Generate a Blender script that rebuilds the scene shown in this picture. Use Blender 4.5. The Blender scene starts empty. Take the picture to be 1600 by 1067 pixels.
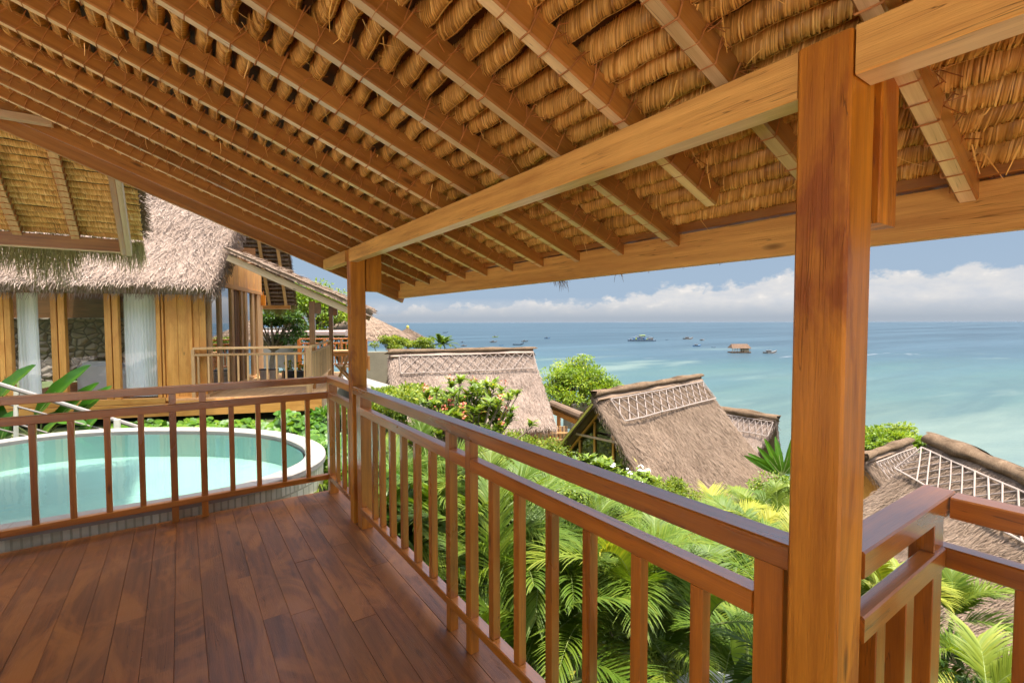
import bpy, bmesh, math, random
import numpy as np
from mathutils import Vector, Matrix
random.seed(7); RNG = np.random.default_rng(7)
sc = bpy.context.scene
COL = sc.collection
R = math.radians
V = Vector
# ------------------------------------------------------------------ camera
FPX, PITCH, ROLL, YAW = 750.65, -0.039869, -0.002182, 0.60485
CAM = V((0, 0, 1.5))
_d = V((math.sin(YAW)*math.cos(PITCH), math.cos(YAW)*math.cos(PITCH), math.sin(PITCH)))
_r = V((math.cos(YAW), -math.sin(YAW), 0)); _u = _r.cross(_d)
CR = _r*math.cos(ROLL)+_u*math.sin(ROLL); CU = -_r*math.sin(ROLL)+_u*math.cos(ROLL); CF = _d
cd = bpy.data.cameras.new('camera'); cam = bpy.data.objects.new('camera', cd); COL.objects.link(cam)
cd.sensor_width = 36; cd.lens = FPX/1600*36; cd.clip_start = .05; cd.clip_end = 60000
m3 = Matrix((CR, CU, -CF)).transposed()
cam.matrix_world = Matrix.Translation(CAM) @ m3.to_4x4()
sc.camera = cam
# ------------------------------------------------------------------ light
SUN = V((.05, -.12, .99)).normalized()
el = math.asin(SUN.z); az = math.atan2(SUN.x, SUN.y)
sd = bpy.data.lights.new('sun', 'SUN'); sd.energy = 2.0; sd.angle = R(.5); sd.color = (1, .95, .87)
so = bpy.data.objects.new('sun', sd); COL.objects.link(so)
so.rotation_euler = SUN.to_track_quat('Z', 'Y').to_euler(); so.location = (0, 0, 60)
vs = sc.view_settings
vs.view_transform = 'Standard'; vs.look = 'None'; vs.gamma = 1; vs.use_curve_mapping = False
vs.exposure = 2.15
cy = sc.cycles
cy.max_bounces = 10; cy.diffuse_bounces = 6; cy.glossy_bounces = 4; cy.transmission_bounces = 4; cy.transparent_max_bounces = 12
cy.caustics_reflective = False; cy.caustics_refractive = False

class NT:
    """tiny node-tree helper"""
    def __init__(s, t): s.t = t; s.n = t.nodes; s.l = t.links
    def new(s, k, **kw):
        n = s.n.new(k)
        for a, b in kw.items():
            setattr(n, a, b)
        return n
    def put(s, sock, v):
        if isinstance(v, bpy.types.NodeSocket): s.l.new(v, sock)
        elif v is not None: sock.default_value = v
    def math(s, op, a, b=None, c=None, clamp=False):
        n = s.new('ShaderNodeMath', operation=op); n.use_clamp = clamp
        s.put(n.inputs[0], a); s.put(n.inputs[1], b)
        if c is not None: s.put(n.inputs[2], c)
        return n.outputs[0]
    def ramp(s, f, stops, interp='LINEAR'):
        n = s.new('ShaderNodeValToRGB'); n.color_ramp.interpolation = interp
        e = n.color_ramp.elements
        while len(e) < len(stops): e.new(.5)
        for i, (p, c) in enumerate(stops):
            e[i].position = p; e[i].color = (*c, 1) if len(c) == 3 else c
        s.put(n.inputs[0], f); return n.outputs[0]
    def mix(s, f, a, b, mode='MIX'):
        n = s.new('ShaderNodeMix', data_type='RGBA', blend_type=mode)
        s.put(n.inputs[0], f); s.put(n.inputs[6], a if not isinstance(a, tuple) else (*a, 1)); s.put(n.inputs[7], b if not isinstance(b, tuple) else (*b, 1))
        return n.outputs[2]
    def noise(s, vec, scale, detail=3, rough=.5, dist=0, dim='3D'):
        n = s.new('ShaderNodeTexNoise'); n.noise_dimensions = dim
        s.put(n.inputs['Vector'], vec); n.inputs['Scale'].default_value = scale
        n.inputs['Detail'].default_value = detail; n.inputs['Roughness'].default_value = rough; n.inputs['Distortion'].default_value = dist
        return n.outputs[0]
    def mapping(s, vec, scale=(1, 1, 1), loc=(0, 0, 0), rot=(0, 0, 0)):
        n = s.new('ShaderNodeMapping'); s.put(n.inputs[0], vec)
        s.put(n.inputs[1], loc); s.put(n.inputs[2], rot); s.put(n.inputs[3], scale)
        return n.outputs[0]
    def bump(s, h, st=.3, dist=.01, nrm=None):
        n = s.new('ShaderNodeBump'); s.put(n.inputs['Strength'], st); n.inputs['Distance'].default_value = dist
        s.put(n.inputs['Height'], h)
        if nrm: s.put(n.inputs['Normal'], nrm)
        return n.outputs[0]

# ------------------------------------------------------------------ world
w = bpy.data.worlds.new('World'); sc.world = w; w.use_nodes = True
t = NT(w.node_tree); t.n.clear()
sky = t.new('ShaderNodeTexSky', sky_type='NISHITA'); sky.sun_disc = False
sky.sun_elevation = el; sky.sun_rotation = az; sky.altitude = 20; sky.air_density = 1.0; sky.dust_density = 1.6; sky.ozone_density = 1.2
bg = t.new('ShaderNodeBackground'); bg.inputs[1].default_value = .105
tc = t.new('ShaderNodeTexCoord'); sep = t.new('ShaderNodeSeparateXYZ'); t.l.new(tc.outputs['Generated'], sep.inputs[0])
azm = t.math('ARCTAN2', sep.outputs[0], sep.outputs[1]); elv = t.math('ARCSINE', sep.outputs[2])
cmb = t.new('ShaderNodeCombineXYZ'); t.l.new(azm, cmb.inputs[0]); t.l.new(elv, cmb.inputs[1])
puff = t.noise(t.mapping(cmb.outputs[0], (1, 1.5, 1)), 13, 8, .62)
big = t.noise(t.mapping(cmb.outputs[0], (1, .001, 1), (2.55, 0, 0)), 5.0, 2, .5)
# cloud bank is higher towards the right of the bay
tall = t.math('MULTIPLY_ADD', t.math('SUBTRACT', azm, .5), .060, .038, clamp=True)
top = t.math('ADD', tall, t.math('MULTIPLY', t.math('SUBTRACT', big, .5), .10))
top = t.math('ADD', top, t.math('MULTIPLY', t.math('SUBTRACT', puff, .5), .085))
mask = t.math('MULTIPLY', t.math('SUBTRACT', top, elv), 110, clamp=True)
shade = t.noise(t.mapping(cmb.outputs[0], (1, 1.9, 1), (.3, .02, 0)), 20, 6, .6)
dens = t.math('MULTIPLY', t.math('SUBTRACT', top, elv), 12, clamp=True)
ccol = t.ramp(t.math('ADD', t.math('MULTIPLY', shade, .75), t.math('MULTIPLY', dens, -.12)), [(.22, (.150, .155, .165)), (.40, (.180, .176, .173)), (.56, (.268, .244, .22))])
hz = t.math('MULTIPLY', t.math('SUBTRACT', .040, elv), 32, clamp=True)
ccol = t.mix(hz, ccol, (.097, .109, .125))
bgc = t.new('ShaderNodeBackground'); t.l.new(ccol, bgc.inputs[0])
lum = t.new('ShaderNodeRGBToBW'); t.l.new(sky.outputs[0], lum.inputs[0])
skc = t.mix(.42, sky.outputs[0], lum.outputs[0])
skc = t.mix(1.0, skc, t.ramp(elv, [(.0, (.18, .205, .240)), (.30, (.21, .24, .28)), (.75, (2.6, 2.5, 2.35))]), 'MULTIPLY'); skc = t.mix(t.math('MULTIPLY', t.math('MULTIPLY', t.math('SUBTRACT', .45, elv), 2.5, clamp=True), .8), skc, (.86, 1.14, 1.50)); t.l.new(skc, bg.inputs[0])  # upper sky, above the view, boosted as added fill for the interior
hazeband = t.math('MULTIPLY', t.math('SUBTRACT', .05, t.math('ABSOLUTE', elv)), 24, clamp=True)
msk = t.math('MAXIMUM', t.math('MULTIPLY', mask, .93), t.math('MULTIPLY', hazeband, .85))
mx = t.new('ShaderNodeMixShader'); t.l.new(msk, mx.inputs[0]); t.l.new(bg.outputs[0], mx.inputs[1]); t.l.new(bgc.outputs[0], mx.inputs[2])
wo = t.new('ShaderNodeOutputWorld'); t.l.new(mx.outputs[0], wo.inputs[0])

# ------------------------------------------------------------------ placing helpers
def ray(x, y): return CR*((x-800)/FPX)-CU*((y-533.5)/FPX)+CF
def P(x, y, d): return CAM+ray(x, y)*d
def PZ(x, y, z): r = ray(x, y); return CAM+r*((z-1.5)/r.z)
def PX(x, y, X): r = ray(x, y); return CAM+r*(X/r.x)
def PY(x, y, Y): r = ray(x, y); return CAM+r*(Y/r.y)
def smooth(a, b, x):
    q = min(1, max(0, (x-a)/(b-a))); return q*q*(3-2*q)
SEA = -25.0
def ground_z(x, y):
    s = x-.20*y
    z = -.5-1.9*smooth(.35, 1.25, s) if y < 30 else -.5-1.9*smooth(.35, 1.25, s)
    z -= .285*max(0, s-1.6)
    z -= .10*max(0, y-22)
    z += 6*smooth(8, 60, -s)
    if x*x+y*y > 9: z += .25*math.sin(x*.7+1)*math.cos(y*.6)*min(1, max(0, s-2)/3)
    return max(z, SEA-6)

# ------------------------------------------------------------------ object helpers
ORG = {}
def prop(o, label=None, cat=None, group=None, kind=None):
    if label: o['label'] = label
    if cat: o['category'] = cat
    if group: o['group'] = group
    if kind: o['kind'] = kind
    return o
def thing(name, label, cat, loc=(0, 0, 0), group=None, kind=None):
    o = bpy.data.objects.new(name, None); COL.objects.link(o); o.location = loc; o.empty_display_size = .2
    ORG[o.name] = V(loc); return prop(o, label, cat, group, kind)
def org(o): return ORG.get(o.name, V((0, 0, 0))) if o else V((0, 0, 0))
def link(name, me, mat, parent=None):
    o = bpy.data.objects.new(name, me); COL.objects.link(o)
    if mat and not me.materials: me.materials.append(mat)
    if parent: o.parent = parent; ORG[o.name] = org(parent)
    return o
def mesh_np(name, verts, faces, mat, parent=None, rnd=None, uv=None, smooth_=False):
    """verts (n,3), faces (m,k) int, rnd per-vertex float"""
    verts = np.asarray(verts, np.float32)-np.array(org(parent), np.float32)
    faces = np.asarray(faces, np.int32); m, k = faces.shape
    me = bpy.data.meshes.new(name)
    me.vertices.add(len(verts)); me.vertices.foreach_set('co', verts.ravel())
    me.loops.add(m*k); me.loops.foreach_set('vertex_index', faces.ravel())
    me.polygons.add(m); me.polygons.foreach_set('loop_start', np.arange(0, m*k, k, dtype=np.int32))
    me.update(calc_edges=True)
    if rnd is not None:
        a = me.attributes.new('rnd', 'FLOAT', 'POINT'); a.data.foreach_set('value', np.asarray(rnd, np.float32))
    if uv is not None:
        u = me.uv_layers.new(name='UVMap'); u.data.foreach_set('uv', np.asarray(uv, np.float32).ravel())
    if smooth_: me.polygons.foreach_set('use_smooth', np.ones(m, bool))
    return link(name, me, mat, parent)

def basis(d, up=V((0, 0, 1))):
    d = V(d).normalized(); up = V(up)
    if abs(d.dot(up.normalized())) > .995: up = V((0, 1, 0))
    s = d.cross(up).normalized(); n = s.cross(d).normalized(); return d, s, n
class MB:
    def __init__(s): s.v = []; s.f = []; s.uv = []
    def add(s, vs_, fs, uvs=None):
        o = len(s.v); s.v += [tuple(x) for x in vs_]
        for i, f in enumerate(fs):
            s.f.append(tuple(o+k for k in f)); s.uv.append(uvs[i] if uvs else [(0, 0)]*len(f))
    def loft(s, rings, cap=True):
        """rings: list of equal-length vertex rings; u runs along, v around"""
        n = len(rings[0]); vs_ = [p for r in rings for p in r]; fs = []; uvs = []
        ou, ov = random.random()*20, random.random()*20
        per = [0]
        for i in range(n): per.append(per[-1]+(V(rings[0][(i+1) % n])-V(rings[0][i])).length)
        L = 0
        for k in range(len(rings)-1):
            dl = (V(rings[k+1][0])-V(rings[k][0])).length
            for i in range(n):
                j = (i+1) % n
                fs.append((k*n+i, k*n+j, (k+1)*n+j, (k+1)*n+i))
                uvs.append([(ou+L, ov+per[i]), (ou+L, ov+per[i+1]), (ou+L+dl, ov+per[i+1]), (ou+L+dl, ov+per[i])])
            L += dl
        if cap:
            for rr, rev in ((0, 1), (len(rings)-1, 0)):
                idx = [rr*n+i for i in range(n)]
                if rev: idx = idx[::-1]
                c = V(vs_[idx[0]])
                fs.append(tuple(idx)); uvs.append([(ou+.05*(V(vs_[q])-c).length, ov+(V(vs_[q])-c).length) for q in idx])
        s.add(vs_, fs, uvs)
    def beam(s, p0, p1, w_, h_, up=(0, 0, 1), c=.003):
        """chamfered timber from p0 to p1; w_ sideways, h_ along up"""
        p0, p1 = V(p0), V(p1); d, a, b = basis(p1-p0, V(up)); x, y = w_/2, h_/2; c = min(c, x*.4, y*.4)
        prof = [(-x+c, -y), (x-c, -y), (x, -y+c), (x, y-c), (x-c, y), (-x+c, y), (-x, y-c), (-x, -y+c)]
        s.loft([[p+a*q[0]+b*q[1] for q in prof] for p in (p0, p1)])
    def box(s, lo, hi, c=.003):
        lo, hi = V(lo), V(hi); e = hi-lo; k = max(range(3), key=lambda i: e[i]); m = (lo+hi)/2
        p0 = V(m); p1 = V(m); p0[k] = lo[k]; p1[k] = hi[k]
        if k == 2: s.beam(p0, p1, e[0], e[1], (0, 1, 0), c)   # d=z, up=y -> side x
        elif k == 0: s.beam(p0, p1, e[1], e[2], (0, 0, 1), c)
        else: s.beam(p0, p1, e[0], e[2], (0, 0, 1), c)
    def tube(s, pts, r, n=8, cap=True):
        pts = [V(p) for p in pts]; rings = []; a = None
        for i, p in enumerate(pts):
            d = (pts[min(i+1, len(pts)-1)]-pts[max(i-1, 0)]).normalized()
            if a is None: _, a, b = basis(d)
            a = (a-d*a.dot(d)).normalized(); b = a.cross(d)
            rr = r[i] if isinstance(r, (list, tuple)) else r
            rings.append([p+(a*math.cos(2*math.pi*k/n)+b*math.sin(2*math.pi*k/n))*rr for k in range(n)])
        s.loft(rings, cap)
    def quad(s, a, b, c, d):
        a, b, c, d = map(V, (a, b, c, d)); l = (b-a).length; h = (d-a).length; o = random.random()*10
        s.add([a, b, c, d], [(0, 1, 2, 3)], [[(o, o), (o+l, o), (o+l, o+h), (o, o+h)]])
    def build(s, name, mat, parent=None, smooth_=False):
        o = org(parent); me = bpy.data.meshes.new(name)
        me.from_pydata([V(v)-o for v in s.v], [], s.f)
        u = me.uv_layers.new(name='UVMap'); u.data.foreach_set('uv', [c for f in s.uv for p in f for c in p])
        if smooth_: me.polygons.foreach_set('use_smooth', [True]*len(me.polygons))
        me.update(); return link(name, me, mat, parent)
def one(name, mat, parent, fn, *a, sm=False, **k):
    b = MB(); getattr(b, fn)(*a, **k); return b.build(name, mat, parent, sm)

# ------------------------------------------------------------------ materials
def mat(name):
    m = bpy.data.materials.new(name); m.use_nodes = True; t = NT(m.node_tree); t.n.clear()
    o = t.new('ShaderNodeOutputMaterial'); b = t.new('ShaderNodeBsdfPrincipled'); t.l.new(b.outputs[0], o.inputs[0])
    return m, t, b, o
def wood(name, dark, light, rough=.35, spec=.5, patch=None, grain=1.0, bumpst=.25, coat=0, pale=None):
    m, t, b, o = mat(name)
    uv = t.new('ShaderNodeUVMap').outputs[0]; oi = t.new('ShaderNodeObjectInfo').outputs['Random']
    off = t.new('ShaderNodeCombineXYZ'); t.l.new(t.math('MULTIPLY', oi, 37), off.inputs[0]); t.l.new(t.math('MULTIPLY', oi, 11), off.inputs[1])
    vec = t.new('ShaderNodeVectorMath', operation='ADD'); t.l.new(uv, vec.inputs[0]); t.l.new(off.outputs[0], vec.inputs[1]); vec = vec.outputs[0]
    g1 = t.noise(t.mapping(vec, (1.6*grain, 26*grain, 1)), 1, 5, .6, .6)
    g2 = t.noise(t.mapping(vec, (7*grain, 160*grain, 1)), 1, 3, .6)
    blot = t.noise(t.mapping(vec, (1.1, 5, 1)), 1, 4, .55, .8)
    wv = t.new('ShaderNodeTexWave', wave_type='RINGS', rings_direction='Z'); t.l.new(t.mapping(vec, (.7*grain, 7*grain, 1)), wv.inputs[0])
    wv.inputs['Scale'].default_value = 1.1; wv.inputs['Distortion'].default_value = 5; wv.inputs['Detail'].default_value = 3; wv.inputs['Detail Scale'].default_value = .7
    g3 = t.noise(t.mapping(vec, (14*grain, 430*grain, 1)), 1, 2, .7)
    ck = t.noise(t.mapping(vec, (1.1*grain, 42*grain, 1), (9, 4, 0)), 1, 3, .55, .4)
    crack = t.math('MULTIPLY', t.math('SUBTRACT', .007, t.math('ABSOLUTE', t.math('SUBTRACT', ck, .47))), 130, clamp=True)
    crack = t.math('MULTIPLY', crack, t.ramp(t.noise(t.mapping(vec, (2.2, 7, 1), (2, 2, 0)), 1, 2, .5), [(.48, (0, 0, 0)), (.56, (1, 1, 1))]))
    f = t.math('ADD', t.math('MULTIPLY', g1, .46), t.math('MULTIPLY', wv.outputs[1], .07))
    f = t.math('ADD', f, t.math('MULTIPLY', g2, .18)); f = t.math('ADD', f, t.math('MULTIPLY', g3, .22)); f = t.math('ADD', f, t.math('MULTIPLY', t.math('SUBTRACT', blot, .5), .55))
    col = t.ramp(f, [(.24, dark), (.62, light)])
    # knots
    vo = t.new('ShaderNodeTexVoronoi'); t.l.new(t.mapping(vec, (1.6, 5.5, 1)), vo.inputs['Vector']); vo.inputs['Scale'].default_value = 1
    kn = t.math('MULTIPLY', t.math('SUBTRACT', .085, vo.outputs['Distance']), 22, clamp=True)
    col = t.mix(t.math('MULTIPLY', kn, .75), col, tuple(c*.25 for c in dark))
    col = t.mix(t.math('MULTIPLY', crack, .8), col, tuple(c*.18 for c in dark))
    if patch:
        pn = t.noise(t.mapping(vec, (1.3, 3.5, 1), (5, 3, 0)), 1, 5, .6, 1.2)
        col = t.mix(t.ramp(pn, [(.50, (0, 0, 0)), (.62, (1, 1, 1))]), col, patch)
    hv = t.mix(.0, col, col); hs = t.new('ShaderNodeHueSaturation'); t.l.new(hv, hs.inputs['Color'])
    t.l.new(t.math('MULTIPLY_ADD', oi, .35, .82), hs.inputs['Value'])
    t.l.new(hs.outputs[0], b.inputs['Base Color'])
    t.put(b.inputs['Roughness'], t.math('MULTIPLY_ADD', blot, .35, rough-.12))
    b.inputs['Specular IOR Level'].default_value = spec
    if coat: b.inputs['Coat Weight'].default_value = coat; b.inputs['Coat Roughness'].default_value = .12
    t.put(b.inputs['Normal'], t.bump(t.math('SUBTRACT', t.math('ADD', t.math('ADD', g2, g3), t.math('MULTIPLY', g1, .6)), t.math('MULTIPLY', crack, 1.5)), bumpst, .0018))
    return m
W_POST = wood('varnished_teak', (.30, .088, .006), (.68, .255, .018), .42, .35, patch=(.30, .078, .006), bumpst=.6, coat=.06)
W_BEAM = wood('golden_teak', (.42, .175, .035), (.76, .42, .115), .45, .35, coat=.05, bumpst=.5)
W_RAIL = wood('rail_teak', (.20, .053, .005), (.50, .158, .012), .26, .6, coat=.6)
W_RAFT = wood('rafter_teak', (.20, .070, .012), (.42, .175, .032), .30, .5, coat=.7)
W_UNDER = wood('pale_teak', (.50, .33, .16), (.80, .62, .36), .36, .5, coat=.5)  # paler teak tone, set on rafter and tie beam undersides only
W_PALE = wood('weathered_teak', (.38, .24, .13), (.60, .43, .26), .55, .3)
W_WALL = wood('honey_teak', (.50, .20, .032), (.74, .36, .085), .42, .4, patch=(.55, .23, .045))
W_DARK = wood('dark_timber', (.10, .045, .015), (.22, .10, .035), .6, .3)
W_PORCH = wood('sunbleached_teak', (.40, .20, .07), (.66, .40, .18), .5, .3)
W_BAMB = wood('split_bamboo', (.42, .24, .09), (.66, .42, .18), .55, .3)

def plain(name, col, rough=.6, spec=.4, nscale=3, var=.25, bump=.2, bscale=40, metallic=0):
    m, t, b, o = mat(name)
    tc = t.new('ShaderNodeTexCoord').outputs['Object']
    n = t.noise(tc, nscale, 5, .6); n2 = t.noise(tc, bscale, 4, .6)
    c = t.ramp(t.math('MULTIPLY_ADD', n2, .3, t.math('MULTIPLY', n, .7)), [(.3, tuple(k*(1-var) for k in col)), (.7, tuple(min(1, k*(1+var)) for k in col))])
    t.l.new(c, b.inputs['Base Color']); b.inputs['Roughness'].default_value = rough; b.inputs['Specular IOR Level'].default_value = spec; b.inputs['Metallic'].default_value = metallic
    t.put(b.inputs['Normal'], t.bump(n2, bump, .01)); return m
def straw(name, stops, rough=.65, spec=.3, nsc=1.6, trans=.0, nv=.35):
    m, t, b, o = mat(name)
    a = t.new('ShaderNodeAttribute', attribute_name='rnd').outputs['Fac']
    tc = t.new('ShaderNodeTexCoord').outputs['Object']
    n = t.noise(tc, nsc, 5, .6)
    f = t.math('ADD', t.math('MULTIPLY', a, 1-nv), t.math('MULTIPLY', t.math('SUBTRACT', n, .32), nv*2.2))
    c = t.ramp(f, stops); t.l.new(c, b.inputs['Base Color'])
    b.inputs['Roughness'].default_value = rough; b.inputs['Specular IOR Level'].default_value = spec
    if trans:
        tr = t.new('ShaderNodeBsdfTranslucent'); t.l.new(c, tr.inputs[0]); ms = t.new('ShaderNodeMixShader'); ms.inputs[0].default_value = trans
        t.l.new(b.outputs[0], ms.inputs[1]); t.l.new(tr.outputs[0], ms.inputs[2]); t.l.new(ms.outputs[0], o.inputs[0])
    return m
S_IN = straw('golden_grass', [(0, (.18, .075, .016)), (.35, (.58, .30, .060)), (.7, (.88, .54, .15)), (1, (.98, .78, .36))], .42, .5, 6)
S_BACK = straw('thatch_body', [(0, (.05, .022, .008)), (1, (.17, .08, .025))], .7, .2, 14, nv=.9)
S_OUT = straw('weathered_grass', [(0, (.13, .085, .060)), (.3, (.25, .178, .130)), (.65, (.335, .25, .19)), (1, (.46, .365, .295))], .8, .15, 1.2)
S_OUT2 = straw('dry_grass_tan', [(0, (.10, .062, .037)), (.3, (.178, .119, .077)), (.65, (.24, .166, .110)), (1, (.34, .25, .175))], .8, .15, 1.2)
S_RIDGE = straw('brown_ridge_grass', [(0, (.07, .042, .022)), (.5, (.15, .094, .052)), (1, (.25, .17, .10))], .8, .15, 3)
S_FRINGE = straw('green_fringe', [(0, (.10, .08, .03)), (.5, (.24, .20, .075)), (1, (.46, .37, .17))], .7, .2, 3)
S_P1 = straw('yellow_grass', [(0, (.24, .11, .025)), (.35, (.66, .36, .085)), (.7, (.88, .56, .18)), (1, (.98, .80, .46))], .5, .4, 3)
def leafmat(name, stops, trans=.35, rough=.38, spec=.28, nsc=.9):
    m, t, b, o = mat(name)
    a = t.new('ShaderNodeAttribute', attribute_name='rnd').outputs['Fac']
    tc = t.new('ShaderNodeTexCoord').outputs['Object']; n = t.noise(tc, nsc, 3, .6)
    f = t.math('ADD', t.math('MULTIPLY', a, .72), t.math('MULTIPLY', t.math('SUBTRACT', n, .3), .62))
    c = t.ramp(f, stops); t.l.new(c, b.inputs['Base Color']); b.inputs['Roughness'].default_value = rough; b.inputs['Specular IOR Level'].default_value = spec
    tr = t.new('ShaderNodeBsdfTranslucent'); t.l.new(t.mix(1, c, (1.25, 1.25, .5), 'MULTIPLY'), tr.inputs[0]); ms = t.new('ShaderNodeMixShader'); ms.inputs[0].default_value = trans
    t.l.new(b.outputs[0], ms.inputs[1]); t.l.new(tr.outputs[0], ms.inputs[2]); t.l.new(ms.outputs[0], o.inputs[0]); return m
L_PALM = leafmat('palm_leaf', [(0, (0.032, 0.069, 0.005)), (.45, (0.092, 0.152, 0.013)), (.75, (0.200, 0.235, 0.022)), (1, (0.437, 0.318, 0.039))], .34, .5)
L_PALY = leafmat('yellow_palm_leaf', [(0, (0.062, 0.111, 0.008)), (.4, (0.172, 0.216, 0.018)), (.75, (0.329, 0.301, 0.030)), (1, (0.419, 0.340, 0.052))], .34, .5)
L_TREE = leafmat('tree_leaf', [(0, (0.055, 0.107, 0.007)), (.5, (0.177, 0.259, 0.015)), (.8, (0.352, 0.386, 0.024)), (1, (0.570, 0.494, 0.049))], .4, .42)
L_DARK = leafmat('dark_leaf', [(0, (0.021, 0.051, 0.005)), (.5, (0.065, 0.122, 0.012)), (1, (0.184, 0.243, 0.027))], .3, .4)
L_FRAN = leafmat('frangipani_leaf', [(0, (0.053, 0.102, 0.011)), (.5, (0.157, 0.226, 0.022)), (.8, (0.329, 0.350, 0.044)), (1, (0.683, 0.473, 0.074))], .35, .36)
L_BUSH = leafmat('bush_leaf', [(0, (0.049, 0.090, 0.007)), (.5, (0.157, 0.210, 0.014)), (.8, (0.323, 0.330, 0.024)), (1, (0.523, 0.411, 0.073))], .4, .45)
L_BIG = leafmat('broad_leaf', [(0, (0.016, 0.056, 0.005)), (.5, (0.038, 0.122, 0.008)), (1, (0.174, 0.280, 0.023))], .22, .3, .5)
L_HEART = leafmat('heart_leaf', [(0, (0.026, 0.074, 0.005)), (.5, (0.078, 0.180, 0.010)), (1, (0.261, 0.344, 0.027))], .32, .38)
L_EAR = leafmat('pale_green_leaf', [(0, (0.076, 0.140, 0.016)), (.5, (0.197, 0.280, 0.033)), (1, (0.342, 0.364, 0.065))], .4, .4)
M_BARK = plain('bark', (.20, .15, .10), .9, .2, 4, .4, .8, 30)
M_PALMST = plain('palm_stem', (.20, .24, .07), .5, .4, 6, .4, .3, 30)
F_RED = plain('red_petal', (.75, .20, .12), .5, .3, 30, .3, 0)
F_WHITE = plain('white_petal', (.85, .82, .68), .5, .3, 30, .1, 0)
M_WHITE = plain('coral_stone_coping', (.29, .255, .22), .7, .3, 2.5, .10, .35, 60)
M_PAINT = plain('offwhite_paint', (.19, .165, .14), .5, .4, 5, .15, .1, 60)
M_CONC = plain('pale_concrete', (.27, .235, .20), .85, .2, 1.5, .2, .4, 30)
M_SOIL = plain('soil', (.09, .075, .045), .95, .1, 1, .5, 1, 12)
M_TERR = plain('hillside_soil', (.07, .085, .03), .95, .1, .6, .5, 1, 6)
M_ROPE = plain('bamboo_tie', (.42, .17, .05), .6, .3, 30, .4, .1)
M_STICK = plain('bleached_stick', (.30, .235, .19), .7, .2, 5, .12, .3, 60)
M_FAB = plain('linen', (.62, .60, .55), .9, .1, 6, .06, .3, 90)
M_STEEL = plain('dark_fittings', (.05, .05, .05), .4, .5, 10, .2, .1)
M_POT = plain('cream_pot', (.68, .62, .50), .5, .4, 8, .12, .1)

def m_floor():
    m = wood('oiled_floorboards', (.095, .028, .006), (.30, .094, .018), .42, .24, patch=(.38, .125, .022), bumpst=.4, coat=.04)
    t = NT(m.node_tree); b = [n for n in t.n if n.type == 'BSDF_PRINCIPLED'][0]
    tc = t.new('ShaderNodeTexCoord').outputs['Object']
    old = b.inputs['Base Color'].links[0].from_socket
    n = t.noise(t.mapping(tc, (1.0, .7, 1)), 2.1, 6, .65, .6)
    c = t.mix(t.ramp(n, [(.46, (0, 0, 0)), (.72, (.75, .75, .75))]), old, (.20, .080, .026))
    n3 = t.noise(t.mapping(tc, (1, .8, 1), (3, 1, 0)), 3.3, 5, .65, .5)
    c = t.mix(t.ramp(n3, [(.56, (0, 0, 0)), (.68, (.75, .75, .75))]), c, (.30, .105, .028))
    n2 = t.noise(tc, 70, 3, .6)
    n4 = t.noise(tc, 5, 3, .6)
    spot = t.math('MULTIPLY', t.ramp(n2, [(.70, (0, 0, 0)), (.74, (1, 1, 1))]), t.ramp(n4, [(.55, (0, 0, 0)), (.65, (1, 1, 1))]))
    c = t.mix(spot, c, (.33, .26, .19))
    t.l.new(c, b.inputs['Base Color'])
    t.put(b.inputs['Roughness'], t.ramp(n, [(.3, (.30,)*3), (.7, (.50,)*3)]))
    return m
W_FLOOR = m_floor()
def m_glass(name, refl=.12, tint=(1, 1, 1)):
    m, t, b, o = mat(name); t.n.remove(b)
    g = t.new('ShaderNodeBsdfGlossy'); g.inputs['Roughness'].default_value = .015
    tr = t.new('ShaderNodeBsdfTransparent'); tr.inputs[0].default_value = (*tint, 1)
    fr = t.new('ShaderNodeFresnel'); t.put(fr.inputs[0], t.math('MULTIPLY_ADD', t.new('ShaderNodeNewGeometry').outputs['Backfacing'], 1/1.5-1.5, 1.5))
    f = t.math('ADD', t.math('MULTIPLY', fr.outputs[0], 1.2), refl, clamp=True)
    ms = t.new('ShaderNodeMixShader'); t.l.new(f, ms.inputs[0]); t.l.new(tr.outputs[0], ms.inputs[1]); t.l.new(g.outputs[0], ms.inputs[2]); t.l.new(ms.outputs[0], o.inputs[0])
    return m
M_GLASS = m_glass('window_glass', .0, (1, 1, 1)); M_GLASSR = m_glass('reflective_glass', .38, (.9, .95, .95)); M_GLASSG = m_glass('green_tinted_glass', .10, (.55, .68, .5))
def m_pool():
    m, t, b, o = mat('pool_water'); t.n.remove(b)
    tc = t.new('ShaderNodeTexCoord').outputs['Object']; n = t.noise(tc, 3.0, 3, .5); bp = t.bump(n, .12, .02)
    g = t.new('ShaderNodeBsdfGlossy'); g.inputs['Roughness'].default_value = .05; t.l.new(bp, g.inputs['Normal'])
    tr = t.new('ShaderNodeBsdfTransparent'); tr.inputs[0].default_value = (.80, .985, .95, 1)
    fr = t.new('ShaderNodeFresnel'); t.put(fr.inputs[0], t.math('MULTIPLY_ADD', t.new('ShaderNodeNewGeometry').outputs['Backfacing'], 1/1.33-1.33, 1.33)); t.l.new(bp, fr.inputs[1])
    ms = t.new('ShaderNodeMixShader'); t.l.new(fr.outputs[0], ms.inputs[0]); t.l.new(tr.outputs[0], ms.inputs[1]); t.l.new(g.outputs[0], ms.inputs[2]); t.l.new(ms.outputs[0], o.inputs[0]); return m
M_POOLW = m_pool(); M_POOLB = plain('pool_plaster', (.27, .335, .29), .7, .2, 1.2, .05, .1, 30)
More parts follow.
